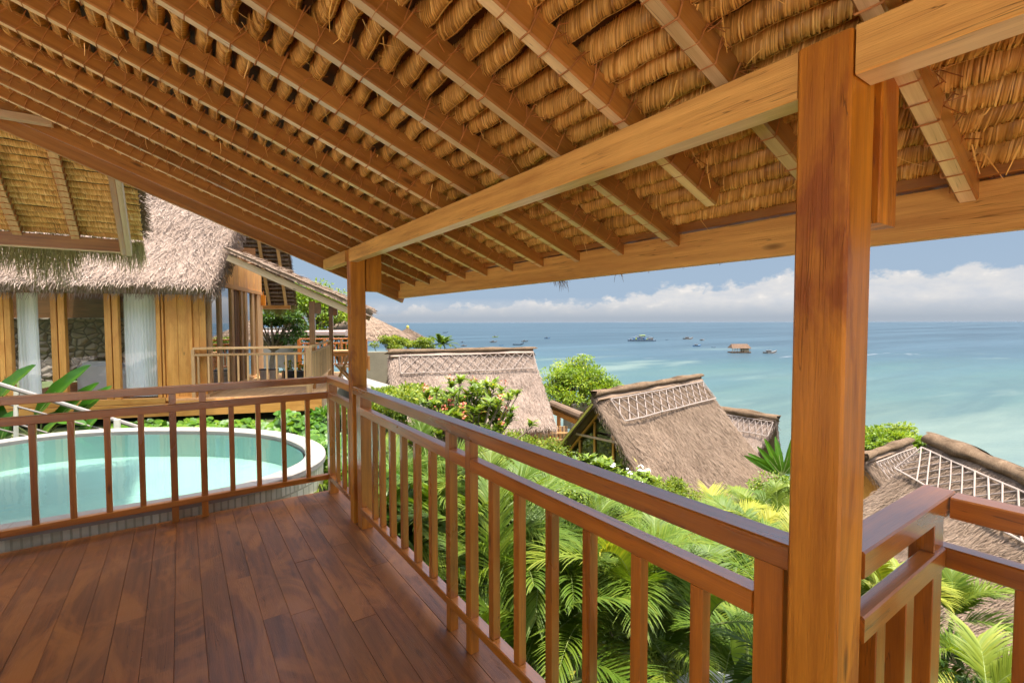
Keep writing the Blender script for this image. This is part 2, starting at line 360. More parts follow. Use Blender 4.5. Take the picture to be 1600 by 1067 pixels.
def m_stone(name, scale, c1, c2, gap=(.12, .10, .08), sq=False):
    m, t, b, o = mat(name); tc = t.new('ShaderNodeTexCoord').outputs['UV']
    if sq:
        br = t.new('ShaderNodeTexBrick'); t.l.new(t.mapping(tc, (1, 1, 1)), br.inputs[0]); br.inputs['Scale'].default_value = scale
        br.inputs['Color1'].default_value = (*c1, 1); br.inputs['Color2'].default_value = (*c2, 1); br.inputs['Mortar'].default_value = (*gap, 1)
        br.inputs['Mortar Size'].default_value = .035; br.inputs['Brick Width'].default_value = .42; br.inputs['Row Height'].default_value = .62; br.offset = .37; br.squash = .6; br.squash_frequency = 3
        c = t.mix(.35, br.outputs[0], t.ramp(t.noise(tc, 9, 5, .6), [(.3, c1), (.7, c2)])); h = t.math('SUBTRACT', 1, br.outputs[1])
    else:
        v1 = t.new('ShaderNodeTexVoronoi', feature='DISTANCE_TO_EDGE'); v2 = t.new('ShaderNodeTexVoronoi')
        q = t.mapping(tc, (1, 1.25, 1)); nn = t.noise(q, scale*1.3, 3, .5)
        for v_ in (v1, v2): t.l.new(q, v_.inputs['Vector']); v_.inputs['Scale'].default_value = scale
        c = t.mix(t.math('MULTIPLY', v1.outputs[0], 9, clamp=True), gap, t.ramp(t.math('MULTIPLY_ADD', nn, .5, t.math('MULTIPLY', v2.outputs['Color'], .5)), [(.25, c1), (.75, c2)]))
        h = t.math('MULTIPLY', v1.outputs[0], 3, clamp=True)
    t.l.new(c, b.inputs['Base Color']); b.inputs['Roughness'].default_value = .85; t.put(b.inputs['Normal'], t.bump(h, .8, .05)); return m
M_STONE = m_stone('rubble_stone', 4.6, (.26, .21, .155), (.46, .39, .30), (.07, .055, .04))
M_CLAD = m_stone('pool_stone_cladding', 5.0, (.50, .42, .26), (.80, .70, .50), (.34, .28, .17), True)
def m_sea():
    m, t, b, o = mat('sea_water')
    pos = t.new('ShaderNodeNewGeometry').outputs['Position']; sp = t.new('ShaderNodeSeparateXYZ'); t.l.new(pos, sp.inputs[0])
    # distance seaward from the beach plus wandering reef edges
    dist = t.math('ADD', t.math('MULTIPLY', sp.outputs[0], .62), t.math('MULTIPLY', sp.outputs[1], .78))
    wob = t.noise(pos, .006, 5, .6); wob2 = t.noise(t.mapping(pos, (1, 1, 1), (0, 0, 0), (0, 0, R(40))), .028, 4, .6)
    dd = t.math('ADD', dist, t.math('MULTIPLY', t.math('SUBTRACT', wob, .5), 420)); dd = t.math('ADD', dd, t.math('MULTIPLY', t.math('SUBTRACT', wob2, .5), 90))
    f = t.math('DIVIDE', dd, 1000)
    c = t.ramp(f, [(0, (.098, .122, .086)), (.12, (.084, .115, .085)), (.20, (.062, .102, .081)), (.29, (.040, .079, .073)), (.38, (.024, .046, .055)), (.55, (.015, .026, .037)), (1, (.009, .015, .025))])
    st = t.noise(t.mapping(pos, (1, 1, 1), (0, 0, 0), (0, 0, YAW)), .02, 1)
    rotp = t.mapping(pos, (.0012, .010, .01), (0, 0, 0), (0, 0, YAW)); st = t.noise(rotp, 1, 6, .62)
    c = t.mix(t.ramp(st, [(.35, (0, 0, 0)), (.72, (.8, .8, .8))]), c, (.055, .090, .112))
    fine = t.noise(t.mapping(pos, (.02, .11, .1), (0, 0, 0), (0, 0, YAW)), 1, 6, .7)
    c = t.mix(t.math('MULTIPLY', fine, .48), c, (.025, .075, .085))
    reef = t.noise(t.mapping(pos, (.006, .045, .1), (3, 9, 0), (0, 0, YAW+.1)), 1, 6, .68, .8)
    shal = t.math('MULTIPLY', t.math('SUBTRACT', 520, dd), .006, clamp=True)
    c = t.mix(t.math('MULTIPLY', t.ramp(reef, [(.48, (0, 0, 0)), (.62, (.5, .5, .5))]), shal), c, (.034, .064, .064))
    sand = t.noise(t.mapping(pos, (.006, .020, .1), (13, 2, 0), (0, 0, YAW+.2)), 1, 5, .6, .5)
    c = t.mix(t.math('MULTIPLY', t.ramp(sand, [(.54, (0, 0, 0)), (.68, (.7, .7, .7))]), shal), c, (.13, .165, .13))
    foam = t.noise(t.mapping(pos, (.004, .05, .1), (40, 7, 0), (0, 0, YAW)), 1, 4, .7)
    near = t.math('LESS_THAN', t.math('ABSOLUTE', t.math('SUBTRACT', dd, 395)), 9)
    c = t.mix(t.math('MULTIPLY', t.ramp(foam, [(.58, (0, 0, 0)), (.64, (1, 1, 1))]), t.math('MULTIPLY', near, .8)), c, (.22, .22, .22))
    t.l.new(c, b.inputs['Base Color']); b.inputs['Roughness'].default_value = .30; b.inputs['Specular IOR Level'].default_value = .15
    wn = t.noise(t.mapping(pos, (.25, .6, .3), (0, 0, 0), (0, 0, YAW)), 1, 6, .7)
    t.put(b.inputs['Normal'], t.bump(wn, .5, .5)); return m
M_SEA = m_sea()

# ------------------------------------------------------------------ straw and leaf builders (numpy)
A3 = lambda v: np.array(v, float)
def nrm(a): return a/np.maximum(np.linalg.norm(a, axis=-1, keepdims=True), 1e-9)
def ribbons(paths, side, width, taper=1.0):
    """paths (n,k,3), side (n,3) or (n,k,3), width (n,) or (n,k) -> verts, quads"""
    n, k, _ = paths.shape
    if side.ndim == 2: side = side[:, None, :]
    wd = np.asarray(width, float)
    if wd.ndim == 1: wd = wd[:, None]*np.linspace(1, taper, k)[None, :]
    off = side*wd[:, :, None]*.5
    v = np.stack([paths-off, paths+off], axis=2).reshape(-1, 3)
    i = np.arange(n)[:, None]*2*k+np.arange(k-1)[None, :]*2
    f = np.stack([i, i+1, i+3, i+2], axis=-1).reshape(-1, 4)
    return v, f
class NP:
    def __init__(s): s.v = []; s.f = []; s.r = []; s.n = 0
    def add(s, v, f, r):
        if np.isscalar(r): r = np.full(len(v), float(r))
        s.v.append(v); s.f.append(f+s.n); s.r.append(r); s.n += len(v)
    def rib(s, paths, side, width, rnd, taper=1.0):
        v, f = ribbons(paths, side, width, taper); s.add(v, f, np.repeat(rnd, 2*paths.shape[1]))
    def build(s, name, m, parent=None): return mesh_np(name, np.concatenate(s.v), np.concatenate(s.f), m, parent, np.concatenate(s.r))

def thatch_under(parent, O, U, Wd, width, length, row=.075, per_m=130, m=None, body=None, sc_=1.0, thick=.14, seed=1, name='thatch', clear=None):
    """rows of grass folded over battens, seen from below. O lower corner, U along the eave, Wd up the slope."""
    g = np.random.default_rng(seed); O, U, Wd = A3(O), nrm(A3(U)), nrm(A3(Wd)); N = np.cross(U, Wd)
    if N[2] > 0: N = -N
    q = np.array([[.036, -.022], [.026, .004], [.010, .021], [-.006, .024], [-.018, .008], [-.018, -.022]])*sc_
    rows = int(length/row); b = NP()
    for i in range(rows):
        n = int(width*per_m); a = (np.arange(n)+g.uniform(-.45, .45, n))/n*width
        ph = g.random(6)*7; wav = sum(np.sin(a*fr+ph[j])*am for j, (fr, am) in enumerate(((3.1, .006), (7.7, .004), (19, .003), (43, .002))))*sc_
        amp = g.normal(1, .05, n)+np.sin(a*9+ph[4])*.05+np.sin(a*33+ph[5])*.02
        up = i*row+row*.3+wav[:, None]+q[None, :, 0]*amp[:, None]
        nn = q[None, :, 1]*amp[:, None]+g.normal(0, .0010*sc_, (n, 6))+g.normal(0, .0022*sc_, n)[:, None]
        sl = np.linspace(-.5, .5, 6)[None, :]*((.030+.010*np.sin(a*6+ph[3])+.004*np.sin(a*31+ph[1]))*sc_+g.normal(0, .003*sc_, n))[:, None]
        pa = O+U*(a[:, None]+sl)[..., None]+Wd*up[..., None]+N*nn[..., None]
        side = nrm(U+N*g.normal(0, .22, n)[:, None])
        b.rib(pa, side, g.uniform(.7, 1.5, n)*1.25/per_m, np.clip(g.normal(.48, .22, n)+np.sin(a*5+ph[0])*.10, 0, 1))
        # continuous inner roll, then the stitching cord along the lip, paled as its lit highlight
        k = int(width/.03); s_ = np.linspace(0, width, k); cw = np.interp(s_, a, wav); ring_ = []
        for j in range(6):
            ring_.append(O+U*s_[:, None]+Wd*(i*row+row*.3+cw+q[j, 0]*.95+.001)[:, None]+N*(q[j, 1]-.004*sc_))
        rv = np.stack(ring_, 1).reshape(-1, 3); ii = (np.arange(k-1)[:, None]*6+np.arange(5)[None]); b.add(rv, np.stack([ii, ii+1, ii+7, ii+6], -1).reshape(-1, 4), .22)
        pa = O+U*s_[:, None]+Wd*(i*row+row*.3+cw-.010*sc_)[:, None]+N*(.0235*sc_+.0015*np.sin(s_*90))[:, None]
        b.rib(pa[None], N[None]*.5+Wd[None]*.8, np.array([.0040*sc_]), np.array([1.0]))
    # loose ends
    n = int(rows*width*5); a = g.random(n)*width; up = g.random(n)*length
    d = nrm(U*g.normal(0, .7, n)[:, None]-Wd*g.uniform(.1, 1, n)[:, None]+N*g.uniform(.1, .6, n)[:, None]); L = g.uniform(.03, .10, n)*sc_
    s0 = O+U*a[:, None]+Wd*up[:, None]+N*.018*sc_; pa = np.stack([s0, s0+d*L[:, None]*.5+N*.002, s0+d*L[:, None]+Wd*g.normal(0, .012, n)[:, None]], 1)
    b.rib(pa, nrm(np.cross(d, N)), np.full(n, .0035*sc_), g.uniform(.4, 1, n), .5)
    o = b.build(name, m, parent)
    bb = NP(); e = thick
    c0, c1 = O-N*.022*sc_, O-N*(.022*sc_+e)
    v = np.array([p+U*x+Wd*y for p in (c0, c1) for x, y in ((0, 0), (width, 0), (width, length), (0, length))])
    bb.add(v, np.array([[0, 1, 2, 3], [7, 6, 5, 4], [0, 4, 5, 1], [1, 5, 6, 2], [2, 6, 7, 3], [3, 7, 4, 0]]), .4)
    bb.build('thatch_body', body, parent); return o

def thatch_top(parent, A, B, C, D, n, L=.22, wd=.012, lift=.035, m=None, thick=.2, seed=1, name='thatch', fringe=1.0, nf=900, hang=.16, wild=.30, bumpa=.03, sag=0.0, sides=True):
    """A,B ridge; C below B; D below A. Combed straw over a lumpy slab."""
    g = np.random.default_rng(seed); A, B, C, D = map(A3, (A, B, C, D))
    N = nrm(np.cross(B-A, D-A)); N = N if N[2] > 0 else -N; dn = nrm((D-A)+(C-B)); U = nrm(B-A)
    pz = g.random((5, 4))*6
    def lump(u, v):
        r = 0
        for j in range(5): r = r+np.sin(u*(4+j*5.3)+pz[j, 0]+2*np.sin(v*(3+j)+pz[j, 1]))*np.sin(v*(3+j*4.1)+pz[j, 2])/(1+j)
        return r*bumpa
    def pt(u, v):
        p = (A*(1-u)[:, None]+B*u[:, None])*(1-v)[:, None]+(D*(1-u)[:, None]+C*u[:, None])*v[:, None]
        edge = np.minimum(1, np.minimum(u, 1-u)*14)
        return p+N*(lump(u, v)-(1-edge)*.07*(thick/.2)-sag*np.sin(v*math.pi))[:, None]
    b = NP(); k = 26; uu, vv = np.meshgrid(np.linspace(0, 1, k), np.linspace(0, 1, k)); uu, vv = uu.ravel(), vv.ravel()
    top = pt(uu, vv); bot = (A*(1-uu)[:, None]+B*uu[:, None])*(1-vv)[:, None]+(D*(1-uu)[:, None]+C*uu[:, None])*vv[:, None]-N*thick
    idx = np.arange(k*k).reshape(k, k)
    q = np.stack([idx[:-1, :-1], idx[:-1, 1:], idx[1:, 1:], idx[1:, :-1]], -1).reshape(-1, 4)
    fs = [q, q[:, ::-1]+k*k]
    for e in (idx[0], idx[-1], idx[:, 0], idx[:, -1]): fs.append(np.stack([e[:-1], e[1:], e[1:]+k*k, e[:-1]+k*k], -1))
    b.add(np.concatenate([top, bot]), np.concatenate(fs), .35)
    u, v = g.random(n), g.random(n)**.97; p0 = pt(u, v)
    sw = np.sin(u*9+v*5+pz[0, 0])*.35+np.sin(u*31-v*17+pz[1, 1])*.3
    d = nrm(dn+U*(g.normal(0, wild, n)+sw*wild)[:, None]); LL = L*g.uniform(.55, 1.3, n); li = lift*g.gamma(2, .5, n)
    pa = np.stack([p0-N*.012, p0+d*(LL*.5)[:, None]+N*(li*.75)[:, None], p0+d*LL[:, None]+N*li[:, None]], 1)
    side = nrm(np.cross(d, N)+N*g.normal(0, .4, n)[:, None])
    b.rib(pa, side, wd*g.uniform(.6, 1.4, n), np.clip(g.normal(.52, .24, n), 0, 1), .55)
    # eave and verge fringes
    nf = int(nf*fringe)
    if nf:
        u = g.random(nf); p0 = pt(u, np.full(nf, .985))-N*(g.random(nf)*thick)[:, None]; dd = nrm(dn*.8+A3((0, 0, -.5))+U*g.normal(0, .3, nf)[:, None]); LL = hang*g.uniform(.5, 1.25, nf)
        pa = np.stack([p0-dn*.06, p0+dd*LL[:, None]*.55, p0+dd*LL[:, None]+A3((0, 0, -.2))*LL[:, None]], 1)
        b.rib(pa, nrm(np.cross(dd, N)), wd*g.uniform(.6, 1.3, nf), np.clip(g.normal(.55, .25, nf), 0, 1), .4)
        if sides:
            for uv_, sg in ((0., -1), (1., 1)):
                m2 = int(nf*.5); v = g.random(m2); p0 = pt(np.full(m2, uv_), v)-N*(g.random(m2)*thick)[:, None]
                dd = nrm(dn*g.uniform(.6, 1.1, m2)[:, None]+U*sg*g.uniform(.1, .75, m2)[:, None]); LL = hang*.62*g.uniform(.5, 1.2, m2)
                pa = np.stack([p0-dd*.04, p0+dd*LL[:, None]*.5, p0+dd*LL[:, None]-A3((0, 0, .03))], 1)
                b.rib(pa, nrm(np.cross(dd, N)+.3), wd*g.uniform(.6, 1.3, m2), np.clip(g.normal(.5, .25, m2), 0, 1), .4)
    return b.build(name, m, parent)

def strand_fringe(parent, p0, p1, n, L, m, name='fringe', wd=.008, out=(0, 0, 0), depth=.1, seed=3):
    g = np.random.default_rng(seed); p0, p1, out = A3(p0), A3(p1), A3(out); u = g.random(n); U = nrm(p1-p0)
    s = p0+(p1-p0)*u[:, None]+A3((0, 0, 1))*(g.random(n)*depth)[:, None]+out*(g.random(n)*.3)[:, None]
    LL = L*g.uniform(.35, 1.1, n)*(1+.35*np.sin(u*17+1)+.25*np.sin(u*41)); d = nrm(out*.5+A3((0, 0, -1))+U*g.normal(0, .25, n)[:, None])
    pa = np.stack([s, s+d*LL[:, None]*.5+out*.04, s+d*LL[:, None]+A3((0, 0, -.15))*LL[:, None]], 1); b = NP()
    b.rib(pa, nrm(np.tile(U, (n, 1))+g.normal(0, .4, (n, 3))), wd*g.uniform(.6, 1.4, n), np.clip(g.normal(.5, .25, n), 0, 1), .35); return b.build(name, m, parent)

# leaf templates: local x = length, y = width, z = normal
def oval(n=4, w_=.32, fold=.10, tip=1.0, droop=.12, heart=0):
    xs = np.linspace(0, 1, n+1); v = []; 
    for x in xs:
        h = w_*(math.sin(math.pi*min(1, x**.75))**.8 if x < 1 else 0)
        if heart: h = w_*max(0, math.cos((x-.30)*1.45*1.35)) if x > .3 else w_*(1-((.3-x)/.45)**2)
        if x == 0 and not heart: h = .02
        if x == 1: h = .004
        z = -droop*x*x
        v += [(x-(heart*.12 if x < .01 else 0), h, z+fold*h), (x, 0, z), (x-(heart*.12 if x < .01 else 0), -h, z+fold*h)]
    f = []
    for i in range(n): a = i*3; f += [(a, a+1, a+4, a+3), (a+1, a+2, a+5, a+4)]
    return np.array(v), np.array(f)
def scatter(b, tv, tf, pos, X, Z, scale, rnd):
    """instances of a template leaf written into one mesh"""
    X = nrm(X); Y = nrm(np.cross(Z, X)); Z = np.cross(X, Y); s = np.asarray(scale)[:, None, None]
    v = pos[:, None, :]+(tv[None, :, 0, None]*X[:, None, :]+tv[None, :, 1, None]*Y[:, None, :]+tv[None, :, 2, None]*Z[:, None, :])*s
    n, k = len(pos), len(tv); f = tf[None]+(np.arange(n)*k)[:, None, None]
    b.add(v.reshape(-1, 3), f.reshape(-1, tf.shape[1]), np.repeat(rnd, k))
def rvec(g, n): return nrm(g.normal(0, 1, (n, 3)))

def tree(name, label, center, rad, base, m, clumps=26, per=170, leaf=.13, seed=1, trunk_r=.12, group=None, cat='tree', tmpl=None, flat=1.0, gap=.5):
    g = np.random.default_rng(seed); c = A3(center); rad = A3(rad); base = V(base)
    t_ = thing(name, label, cat, base, group)
    tb = MB(); fork = base.lerp(V(c), .45); fork.x += g.normal(0, .1); tb.tube([base, base.lerp(fork, .5)+V(g.normal(0, .05, 3)), fork], [trunk_r, trunk_r*.8, trunk_r*.62], 8)
    b = NP(); tv, tf = tmpl if tmpl else oval(2, .28, .2)
    for i in range(clumps):
        d = rvec(g, 1)[0]; d[2] = abs(d[2])*1.0-.25 if g.random() < .8 else d[2]; q = c+d*rad*g.uniform(gap, 1.0)
        cr = float(min(rad))*g.uniform(.26, .46); k = int(per*g.uniform(.6, 1.3))
        e = V(fork).lerp(V(q), .5)+V(g.normal(0, .12, 3)); tb.tube([fork, e, V(q)], [trunk_r*.42, trunk_r*.25, trunk_r*.09], 5)
        for j in range(4):
            q2 = V(q)+V(rvec(g, 1)[0]*cr*.8); tb.tube([e.lerp(V(q), .6), q2], [trunk_r*.12, trunk_r*.04], 4)
        dd = rvec(g, k); pos = q+dd*(cr*np.array([1.25, 1.25, .62*flat]))*(g.random(k)**.45)[:, None]
        X = nrm(dd+rvec(g, k)*.7+A3((0, 0, -.15))); Z = nrm(A3((0, 0, 1))+rvec(g, k)*.65)
        scatter(b, tv, tf, pos, X, Z, leaf*g.uniform(.6, 1.25, k), np.clip(g.normal(.42+.1*g.normal(), .2, k), 0, 1))
    tb.build('trunk', M_BARK, t_); b.build('crown', m, t_); return t_

def frond(b, base, azim, elev, length, nl, ll, g, curl=1.6, wid=.022, tone=.4, stems=None, vee=.5, ytip=0.0):
    k = 14; p = A3(base); az_ = azim; el_ = elev; pts = []; st = length/(k-1)
    for i in range(k):
        pts.append(p.copy()); d = A3((math.sin(az_)*math.cos(el_), math.cos(az_)*math.cos(el_), math.sin(el_))); p = p+d*st
        el_ -= curl*st/length*(.35+1.3*i/k)
    pts = np.array(pts); tang = nrm(np.gradient(pts, axis=0)); H = nrm(np.cross(tang, A3((0, 0, 1)))); Nn = np.cross(H, tang)
    if stems is not None: stems.tube([V(q) for q in pts], [max(.0035, .012*length/1.6*(1-i/k)) for i in range(k)], 5, False)
    n = nl*2; tt = np.repeat(np.linspace(.16, .995, nl), 2); sg = np.tile([1, -1], nl).astype(float)
    ix = tt*(k-1); ii = np.clip(ix.astype(int), 0, k-2); fr = (ix-ii)[:, None]
    pp = pts[ii]*(1-fr)+pts[ii+1]*fr; T = tang[ii]; Hh = H[ii]*sg[:, None]; NN = Nn[ii]
    prof = np.sin(np.clip((tt-.05)/.95, 0, 1)*math.pi*.86+.25)**.7; L = ll*prof*g.uniform(.85, 1.08, n)
    ang = .95-.55*tt; d0 = nrm(Hh*np.sin(ang)[:, None]+T*np.cos(ang)[:, None]+NN*(vee*g.uniform(.6, 1.3, n))[:, None])
    s = np.linspace(0, 1, 5); dr = g.uniform(.18, .42, n)
    pa = pp[:, None, :]+d0[:, None, :]*(L[:, None]*s[None])[..., None]+A3((0, 0, -1))*(L[:, None]*dr[:, None]*(s**2.2)[None])[..., None]
    side = nrm(np.cross(d0, NN)+rvec(g, n)*.12); wp = wid*np.array([.6, 1, .9, .55, .05])[None]*np.ones((n, 1))
    v, f = ribbons(pa, side, wp); r = np.clip(tone+g.normal(0, .09, n)+ytip*tt, 0, 1); b.add(v, f, np.repeat(r, 10))

def palm(name, label, base, n, length, m, seed=1, elev=(1.0, 1.4), ll=.42, nl=54, spread=.25, wid=.015, tone=.42, group=None, curl=(1.2, 2.2), azr=(0, 6.283), h=0.0, cat='palm', stalks=5):
    g = np.random.default_rng(seed); base = V(base); t_ = thing(name, label, cat, base, group); b = NP(); st = MB(); tk = MB()
    heads = []
    for i in range(stalks):
        q = base+V((g.normal(0, spread), g.normal(0, spread), 0)); tp = q+V((g.normal(0, .1), g.normal(0, .1), h*g.uniform(.75, 1.1)+.15))
        tk.tube([q+V((0, 0, -.3)), q.lerp(tp, .5)+V((g.normal(0, .03), 0, 0)), tp], [.03, .026, .02], 7); heads.append(tp)
    for i in range(n):
        tp = heads[i % len(heads)]; az_ = azr[0]+(azr[1]-azr[0])*((i*.618) % 1)+g.normal(0, .15)
        frond(b, tp, az_, g.uniform(*elev), length*g.uniform(.75, 1.15), nl, ll*g.uniform(.85, 1.1), g, g.uniform(*curl), wid, tone+g.normal(0, .10), st, g.uniform(.2, .6), g.uniform(0, .25))
    tk.build('stem', M_PALMST, t_); st.build('frond_stalk', M_PALMST, t_); b.build('crown', m, t_); return t_

def big_leaf(b, base, tip, width, g, rnd=.4, up=(0, 0, 1), wave=.04, bend=.12, n=18, heart=False, ribs=0.012):
    """one broad leaf from base to tip with midrib fold and rippled edge"""
    base, tip, up = A3(base), A3(tip), A3(up); T = tip-base; L = np.linalg.norm(T); T = T/L; S = nrm(np.cross(T, up)); N = np.cross(S, T)
    xs = np.linspace(0, 1, n); cols = np.linspace(-1, 1, 11); v = []
    for x in xs:
        h = width/2*(math.sin(math.pi*x**.8)**.62 if 0 < x < 1 else .02)
        if heart: h = width/2*(math.cos((x-.32)*2.3) if x > .32 else math.sqrt(max(.05, 1-((.32-x)/.45)**2)))
        h = max(h, .003)
        for c in cols:
            back = (heart*.18*L*abs(c)**1.5*max(0, 1-x/.35))
            v.append(base+T*(x*L-back)+S*c*h+N*(abs(c)*h*.28-bend*L*(x*x)+wave*h*math.sin(x*23+c*3)*abs(c)+ribs*L*.4*math.sin((x*L*1.0-abs(c)*h*.7)*60)*(1-abs(c)**4)*abs(c)**.3))
    k = len(cols); f = [[i*k+j, i*k+j+1, (i+1)*k+j+1, (i+1)*k+j] for i in range(n-1) for j in range(k-1)]
    r = np.array([rnd+.10*(1-abs(c))**3*3+g.normal(0, .02) for x in xs for c in cols]); b.add(np.array(v), np.array(f), np.clip(r, 0, 1))

# ------------------------------------------------------------------ terrain, sea
def build_ground():
    xs = np.concatenate([np.linspace(-60, -6, 16), np.linspace(-5, 30, 71), np.linspace(32, 150, 40)]); ys = np.concatenate([np.linspace(-60, -6, 14), np.linspace(-5, 40, 91), np.linspace(42, 160, 40)])
    v = [(x, y, ground_z(x, y)) for y in ys for x in xs]; nx = len(xs)
    f = [(j*nx+i, j*nx+i+1, (j+1)*nx+i+1, (j+1)*nx+i) for j in range(len(ys)-1) for i in range(nx-1)]
    # leave out cells under the pool basin
    f = [q for q in f if not all(-2.9 < v[k][0] < 1.2 and 4.2 < v[k][1] < 8.2 for k in q)]
    o = mesh_np('hillside_ground', v, f, M_TERR, smooth_=True); prop(o, kind='structure'); o['label'] = 'dark planted hillside ground falling towards the bay'
build_ground()
k = 30000
o = one('sea', M_SEA, None, 'quad', (-k, -k, SEA), (k, -k, SEA), (k, k, SEA), (-k, k, SEA)); prop(o, 'blue green sea turning turquoise over the shallow reef', kind='structure')

# ------------------------------------------------------------------ deck floor
b = MB(); x = -4.3; i = 0
def plank(b, x0, x1, y0, y1):
    # split boards at random butt joints
    y = y0
    while y < y1-.05:
        e = min(y1, y+random.uniform(1.3, 3.2)); e = y1 if y1-e < .5 else e
        gp_ = random.uniform(.0003, .0008); b.box((x0+gp_, y+.0006, -.03), (x1-gp_, e-.0006, random.uniform(-.0010, .0006)), .0009); y = e
x = 1.168
while x > -4.3: plank(b, x-.1225, x, -2.4, 4.44); x -= .1225
x = 1.168
while x < 1.80: plank(b, x, x+.1225, -2.4, .47); x += .1225
o = b.build('deck_floor', W_FLOOR); prop(o, 'scuffed red brown boards of the terrace floor', kind='structure')
b = MB(); b.box((-4.3, 4.40, -.22), (1.15, 4.435, -.032)); b.box((1.12, .5, -.22), (1.16, 4.39, -.032)); b.box((1.17, .42, -.22), (1.9, .46, -.032))
for yy in (-1, .3, 1.6, 2.9, 4.2): b.box((-4.2, yy, -.20), (1.1, yy+.06, -.034))
o = b.build('deck_joists', W_DARK); prop(o, 'joists and edge boards under the terrace floor', kind='structure')

# ------------------------------------------------------------------ our pavilion roof and posts
ROOF = lambda X: 1.80+.39*(1.748-X)      # underside of the rafters
pav = thing('thatched_pavilion', 'thatched terrace roof overhead on orange wooden posts with pale tie beam', 'pavilion', (1.08, 3.6, 0))
def post(x0, x1, y0, y1, z1, mt, nm='post'):
    b = MB(); b.beam(((x0+x1)/2, (y0+y1)/2, 0), ((x0+x1)/2, (y0+y1)/2, z1), x1-x0, y1-y0, (0, 1, 0), .005); return b.build(nm, mt, pav)
p1 = post(1.020, 1.132, .384, .478, 2.035, W_POST); post(1.040, 1.150, 3.585, 3.682, 2.04, W_POST)
p1['label'] = 'large reddish near post'
b = MB(); b.box((1.172, .385, 1.70), (1.262, .50, 2.02)); b.box((1.10, .43, 1.78), (1.172, .47, 1.95)); b.build('bracket_block', W_POST, pav)
b = MB(); b.box((1.158, 3.59, 1.735), (1.275, 3.68, 2.02)); b.build('bracket_block', W_POST, pav)
# lintel: two timbers stacked, running past both posts
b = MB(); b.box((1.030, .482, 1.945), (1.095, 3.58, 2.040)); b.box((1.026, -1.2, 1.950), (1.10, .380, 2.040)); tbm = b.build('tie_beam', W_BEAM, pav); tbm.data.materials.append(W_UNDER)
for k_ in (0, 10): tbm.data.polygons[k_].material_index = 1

b = MB(); b.box((1.030, 3.688, 1.955), (1.10, 4.345, 2.041)); b.build('beam_end', W_BEAM, pav)
# eave fascia
b = MB(); b.box((1.712, -1.4, 1.728), (1.752, 4.37, 1.862)); b.build('fascia_board', W_BEAM, pav)
b = MB(); b.box((1.690, -1.4, 1.866), (1.748, 4.36, 1.900)); b.build('eave_batten', W_RAFT, pav)
# barge rafters at the pool end
def slope_beam(y, x0, x1, zoff, w_, h_, nm, mt):
    b = MB(); n = V((.39, 0, 1)).normalized(); a = V((x0, y, ROOF(x0)+zoff)); c = V((x1, y, ROOF(x1)+zoff)); b.beam(a+n*h_/2, c+n*h_/2, w_, h_, n, .003); return b.build(nm, mt, pav)
slope_beam(4.393, -3.2, 1.757, -.108, .040, .155, 'barge_board', W_RAFT); slope_beam(4.350, -3.2, 1.71, -.02, .044, .10, 'barge_rafter', W_RAFT)
b = MB(); b.box((-3, 4.24, 2.765), (-.64, 4.30, 2.81)); b.build('collar_tie', W_PALE, pav)
RY = [.372+.302*k for k in range(-5, 13)]
W_RAFTU = W_RAFT
roofn = V((.39, 0, 1)).normalized(); roofd = V((1, 0, -.39)).normalized()
for ri, y in enumerate(RY):
    x1 = 1.712
    if abs(y-.976) < .02: x1 = 1.50
    if abs(y-.674) < .02: x1 = 1.60
    b = MB(); h_, w_ = .066, .042
    # slightly crooked hand-cut rafter
    pts = [V((X, y+random.uniform(-.004, .004), ROOF(X)+random.uniform(-.003, .003))) for X in np.linspace(-3.0, x1, 7)]
    c = .005; x_, y_ = w_/2, h_
    prof = [(-x_+c, 0), (x_-c, 0), (x_, c), (x_, y_), (-x_, y_), (-x_, c)]
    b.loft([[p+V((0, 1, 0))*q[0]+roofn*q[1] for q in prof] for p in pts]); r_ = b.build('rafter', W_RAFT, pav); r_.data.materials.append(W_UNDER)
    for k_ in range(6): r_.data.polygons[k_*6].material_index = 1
    # split-bamboo lashings round the rafter at every batten
    b = MB(); X = 1.66 if x1 > 1.7 else x1-.04
    while X > -2.4:
        o_ = V((X+random.uniform(-.008, .008), y, ROOF(X))); tw = random.uniform(-.02, .02); ww = .0026; e = .0012
        q = [o_+V((0, -x_-e, 0))+roofn*(h_+.02)+roofd*(.012+tw), o_+V((0, -x_-e, 0))-roofn*.001, o_-roofn*e+V((0, -x_, 0)), o_-roofn*e+V((0, x_, 0)), o_+V((0, x_+e, 0))+roofn*.001, o_+V((0, x_+e, 0))+roofn*(h_+.02)-roofd*(.012+tw)]
        b.tube(q, ww*random.uniform(.7, 1.2), 4, False)
        if random.random() < .8: b.tube([q[1]+roofn*.03, q[0]+V((0, -.012, 0))+roofd*random.uniform(-.05, .05)], ww*.7, 3, False)
        for k_ in range(random.choice((0, 1, 1, 2, 3))):
            s_ = q[0]-roofn*random.uniform(0, .05); b.tube([s_, s_+V((random.uniform(-.02, .03), random.uniform(-.05, -.01), random.uniform(-.045, .01)))], .0013, 3, False)
        X -= .068
    b.build('lashing', M_ROPE, r_)
X0 = 1.735; up = V((-1, 0, .39)).normalized()
O = V((X0, -1.25, ROOF(X0)))+roofn*.082
thatch_under(pav, O, (0, 1, 0), up, 5.58, 4.9, .0735, 420, S_IN, S_BACK, 1.0, .16, 5)
